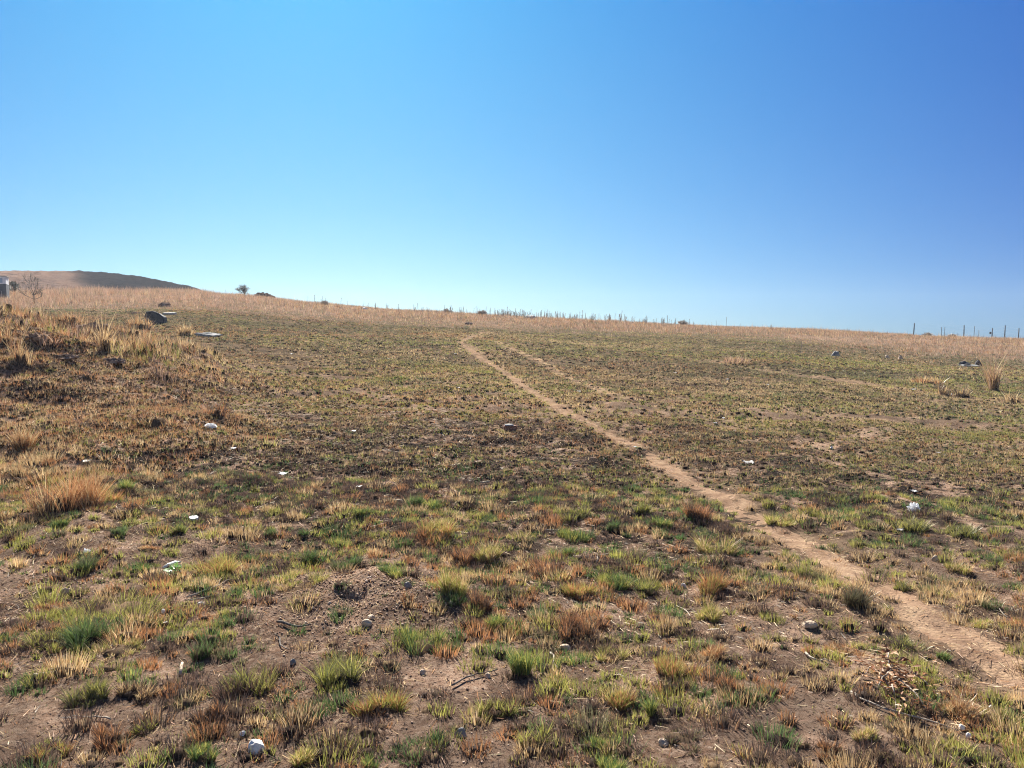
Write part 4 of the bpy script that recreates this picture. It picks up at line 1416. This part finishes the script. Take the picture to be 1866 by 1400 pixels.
# ------------------------------------------------------------------ hut at the left edge
def box(bm, x0, x1, y0, y1, z0, z1):
    vs = [bm.verts.new((x, y, z)) for z in (z0, z1) for x, y in ((x0, y0), (x1, y0), (x1, y1), (x0, y1))]
    for f in ((0, 3, 2, 1), (4, 5, 6, 7), (0, 1, 5, 4), (1, 2, 6, 5), (2, 3, 7, 6), (3, 0, 4, 7)):
        bm.faces.new([vs[k] for k in f])


p = G(2, 546); s = p.y / F
e = empty("hut", p, .42)
XR = 8.5 * s
H = 43 * s
bm = bmesh.new(); box(bm, -3.2, XR, 0, 1.2, -.4, H * .66)
bm_obj("lower_wall", bm, M_DARKW, e)
bm = bmesh.new(); box(bm, -3.0, XR - .02, -.012, 1.15, H * .66, H * .97)
bm_obj("upper_wall", bm, M_WHITEW, e)
bm = bmesh.new(); box(bm, -3.1, XR + .03, -.05, 1.2, H * .97, H)
bm_obj("roof", bm, M_CONC, e)
for k, xx in enumerate((-.5, -.2, .1)):
    bm = bmesh.new(); box(bm, xx - .025, xx + .025, -.38, -.33, -.2, H * .34)
    bm_obj("railing_post", bm, M_CONC, e)
bm = bmesh.new(); box(bm, -.4, XR * .35, -.02, .01, H * .70, H * .90)
bm_obj("window", bm, noise_mat("window_glass", [(.3, (.25, .3, .36)), (.7, (.33, .38, .44))], 2, .2, 0, 10, spec=.5), e)
tag(e, "white topped hut with dark lower wall at the left edge", "hut")


# ------------------------------------------------------------------ fences
def fence(posts, label, rad, nw, group=None):
    """posts: (px, py base, height px, lean)"""
    base = []
    for px, py, h, ln, dd in posts:
        q = S(px, dd); base.append((q, h * dd / F, ln))
    o0 = base[0][0].copy()
    e = empty("wire_fence", o0)
    tops = []
    for q, h, ln in base:
        bm = bmesh.new()
        lean = Vector((ln * h, 0, 0))
        pts = [q - o0 + Vector((0, 0, -.3)), q - o0 + Vector((0, 0, h * .5)) + lean * .5, q - o0 + Vector((0, 0, h)) + lean]
        tube(bm, pts, rad, rad * .9, 8)
        bm_obj("post", bm, M_POST, e, smooth=True)
        tops.append((q - o0, h, lean))
    for k in range(nw):
        f = .3 + .65 * k / max(nw - 1, 1)
        bm = bmesh.new()
        for (q1, h1, l1), (q2, h2, l2) in zip(tops[:-1], tops[1:]):
            A = q1 + Vector((0, 0, h1 * f)) + l1 * f; B = q2 + Vector((0, 0, h2 * f)) + l2 * f
            mid = A.lerp(B, .5) - Vector((0, 0, .03))
            tube(bm, [A, mid, B], .003, .003, 4)
        bm_obj("wire", bm, M_WIRE, e)
    tag(e, label, "fence")
    return e, tops


f1, tops = fence([(1663, 612, 27, .06, 78), (1755, 615, 25, 0, 84), (1806, 617, 23, .03, 87), (1829, 617, 26, .03, 83), (1854, 619, 23, .04, 86), (1935, 620, 26, 0, 86)],
      "nearer wire fence of dark leaning posts on the right skyline", .055, 4)
bm = bmesh.new(); box(bm, -.17, .03, -.03, .06, -.12, .13)
bmesh.ops.bevel(bm, geom=bm.edges[:], offset=.015, segments=1, affect='EDGES')
q, h, l = tops[2]
bm_obj("sign_plate", bm, M_ROCKD, f1, q + Vector((-.16, -.1, h * .6)))
fence([(1714, 612, 22, .0, 95), (1720, 612, 22, 0, 99), (1744, 612, 14, 0, 103), (1773, 614, 23, .05, 97), (1782, 615, 20, 0, 103), (1900, 618, 22, 0, 104)],
      "farther faint wire fence of thin posts behind the nearer one", .032, 3)


# ------------------------------------------------------------------ weeds on the skyline
def weed_mesh(kind, seed):
    rr = random.Random(seed)
    bm = bmesh.new()
    n = 1 if kind != 2 else 4
    for k in range(n):
        tip = Vector((rr.uniform(-.1, .1), rr.uniform(-.1, .1), 1))
        if k: tip = Vector((rr.uniform(-.25, .25), rr.uniform(-.2, .2), rr.uniform(.6, .95)))
        pts = [Vector((0, 0, -.06)), tip * .5 + Vector((rr.uniform(-.03, .03), 0, 0)), tip]
        tube(bm, pts, .022, .014, 4)
        hl = {0: .30, 1: .14, 2: .2}[kind]
        wd = {0: .055, 1: .085, 2: .065}[kind]
        d = (tip - pts[1]).normalized()
        for j in range(26):
            t = rr.uniform(0, 1)
            c = tip - d * hl * t
            a = rr.uniform(0, 2 * PI)
            o = Vector((math.cos(a), math.sin(a), rr.uniform(-.3, .9))) * wd * rr.uniform(.5, 1.2)
            u = Vector((-math.sin(a), math.cos(a), 0)) * .022
            v = [bm.verts.new(c + u), bm.verts.new(c - u), bm.verts.new(c + o)]
            bm.faces.new(v)
        if kind:
            for j in range(6):
                z = rr.uniform(.25, .75); a = rr.uniform(0, 2 * PI)
                c = tip * z
                v = [bm.verts.new(c), bm.verts.new(c + Vector((math.cos(a), math.sin(a), .5)) * .10), bm.verts.new(c + Vector((math.cos(a), math.sin(a), .2)) * .09)]
                bm.faces.new(v)
    me = bpy.data.meshes.new("weed_stalk")
    bm.to_mesh(me); bm.free(); me.materials.append(M_WEED)
    return me


WM = [weed_mesh(k % 3, k) for k in range(7)]
SPECIAL = [(1060, 21, "tallest of the weed stalks on the centre right skyline"), (1131, 23, "lone tall seed head standing right of the weed thicket"),
           (1322, 22, "tall thin weed near the right end of the skyline weeds"), (925, 21, "bushy tall seed head in the densest skyline weeds"),
           (589, 16, "dark weed alone on the skyline left of centre"), (622, 15, "weed right of the dark lone one on the skyline"),
           (414, 12, "thin weed stalk just left of the skyline bush"), (870, 15, "weed stalk above the path's far end"),
           (1460, 30, "brown seed stalk standing apart on the middle right slope")]
rr = random.Random(5)
for px, h, lb in SPECIAL:
    d = float(np.interp(math.atan((px - CX) / F), TA, TD)) - 2
    if px == 1460: q = G(1459, 645); d = q.y
    else: q = S(px, d)
    o = link("weed_stalk", WM[rr.randrange(7)], loc=q)
    hh = (h * .75 + 3) * d / F
    o.scale = (hh, hh, hh); o.rotation_euler.z = rr.uniform(0, 6)
    tag(o, lb, "weed", "weed stalks along the skyline")
for i in range(215):
    px = rr.choice([rr.gauss(930, 30), rr.gauss(1040, 60), rr.uniform(560, 1400), rr.gauss(850, 70), rr.gauss(960, 90), rr.gauss(1180, 80)])
    if not 540 < px < 1640: continue
    d = float(np.interp(math.atan((px - CX) / F), TA, TD)) + rr.uniform(-6, 3)
    q = S(px, d)
    o = link("weed_stalk", WM[rr.randrange(7)], loc=q)
    hh = (rr.triangular(3, 14, 7) * (1 if px < 1250 else .75) + 4) * d / F
    o.scale = (hh, hh, hh); o.rotation_euler.z = rr.uniform(0, 6)
    tag(o, "thin dry weed stalk with seed head in the fringe along the skyline", "weed", "weed stalks along the skyline")

# ------------------------------------------------------------------ light, sky and air
bm = bmesh.new(); box(bm, -420, 420, -60, 420, -5, 32)
hz, hnt, hnd, hlk = new_mat("haze_air")
ho = N(hnd, 'ShaderNodeOutputMaterial'); hv = N(hnd, 'ShaderNodeVolumePrincipled')
hv.inputs['Color'].default_value = (.82, .90, 1, 1); hv.inputs['Density'].default_value = .0003
hv.inputs['Anisotropy'].default_value = .3
hlk.new(hv.outputs[0], ho.inputs['Volume'])
tag(bm_obj("haze", bm, hz), "pale haze hanging over the far slope", "haze", kind="stuff")
SUN_AZ, SUN_EL = math.radians(-15), math.radians(37)
sd = Vector((math.sin(SUN_AZ) * math.cos(SUN_EL), math.cos(SUN_AZ) * math.cos(SUN_EL), math.sin(SUN_EL)))
sl = bpy.data.lights.new("sun", 'SUN'); sl.energy = 5.0; sl.angle = math.radians(.5); sl.color = (1, .95, .87)
so = bpy.data.objects.new("sun", sl); COL.objects.link(so)
so.rotation_euler = sd.to_track_quat('Z', 'Y').to_euler()

w = bpy.data.worlds.new("World"); scene.world = w; w.use_nodes = True
nd, lk = w.node_tree.nodes, w.node_tree.links
nd.clear()
out = N(nd, 'ShaderNodeOutputWorld'); bg = N(nd, 'ShaderNodeBackground')
sky = N(nd, 'ShaderNodeTexSky'); sky.sky_type = 'NISHITA'; sky.sun_disc = False
sky.sun_elevation = SUN_EL; sky.sun_rotation = SUN_AZ
sky.altitude = 1500; sky.air_density = 1.0; sky.dust_density = .6; sky.ozone_density = 2.0
bg.inputs['Strength'].default_value = .085
# clear winter sky: deeper and less white away from the sun than the plain sky model gives
SKY_FIT = [(-5.36, 4.95, -4.35), (-3.60, 2.84, -.42), (-1.76, .60, .95)]
tc = N(nd, 'ShaderNodeTexCoord')
dt = N(nd, 'ShaderNodeVectorMath', operation='DOT_PRODUCT'); dt.inputs[1].default_value = sd
lk.new(tc.outputs['Generated'], dt.inputs[0])
sx = N(nd, 'ShaderNodeSeparateXYZ'); lk.new(tc.outputs['Generated'], sx.inputs[0])


def clamp(v, a, b):
    c = N(nd, 'ShaderNodeClamp'); c.inputs['Min'].default_value = a; c.inputs['Max'].default_value = b
    lk.new(v, c.inputs['Value']); return c.outputs[0]


def mth(op, a, b):
    m = N(nd, 'ShaderNodeMath', operation=op)
    for k, v in enumerate((a, b)):
        if hasattr(v, 'is_output'): lk.new(v, m.inputs[k])
        else: m.inputs[k].default_value = v
    return m.outputs[0]


if SKY_FIT:
    cd = clamp(dt.outputs['Value'], .5, 1); cz = clamp(sx.outputs['Z'], 0, .42)
    cc = N(nd, 'ShaderNodeCombineXYZ')
    for k, (a, b, c) in enumerate(SKY_FIT):
        e_ = mth('ADD', mth('ADD', mth('MULTIPLY', cd, b), mth('MULTIPLY', cz, c)), a)
        lk.new(mth('POWER', math.e, e_), cc.inputs[k])
    mr = N(nd, 'ShaderNodeMapRange'); mr.inputs['From Min'].default_value = .5; mr.inputs['From Max'].default_value = .1
    lk.new(dt.outputs['Value'], mr.inputs['Value'])
    mu = N(nd, 'ShaderNodeVectorMath', operation='MULTIPLY')
    lk.new(sky.outputs[0], mu.inputs[0]); lk.new(mixc(nd, lk, mr.outputs[0], cc.outputs[0], (.34, .38, .46)), mu.inputs[1])
    lk.new(mu.outputs[0], bg.inputs['Color'])
else:
    lk.new(sky.outputs[0], bg.inputs['Color'])
lk.new(bg.outputs[0], out.inputs['Surface'])

scene.view_settings.view_transform = 'Standard'
scene.view_settings.look = 'None'
scene.view_settings.exposure = 1.82
scene.view_settings.gamma = 1
scene.view_settings.use_curve_mapping = False
scene.cycles.max_bounces = 8
scene.cycles.transparent_max_bounces = 8
scene.cycles.filter_width = 1.1
scene.cycles.denoising_prefilter = 'NONE'
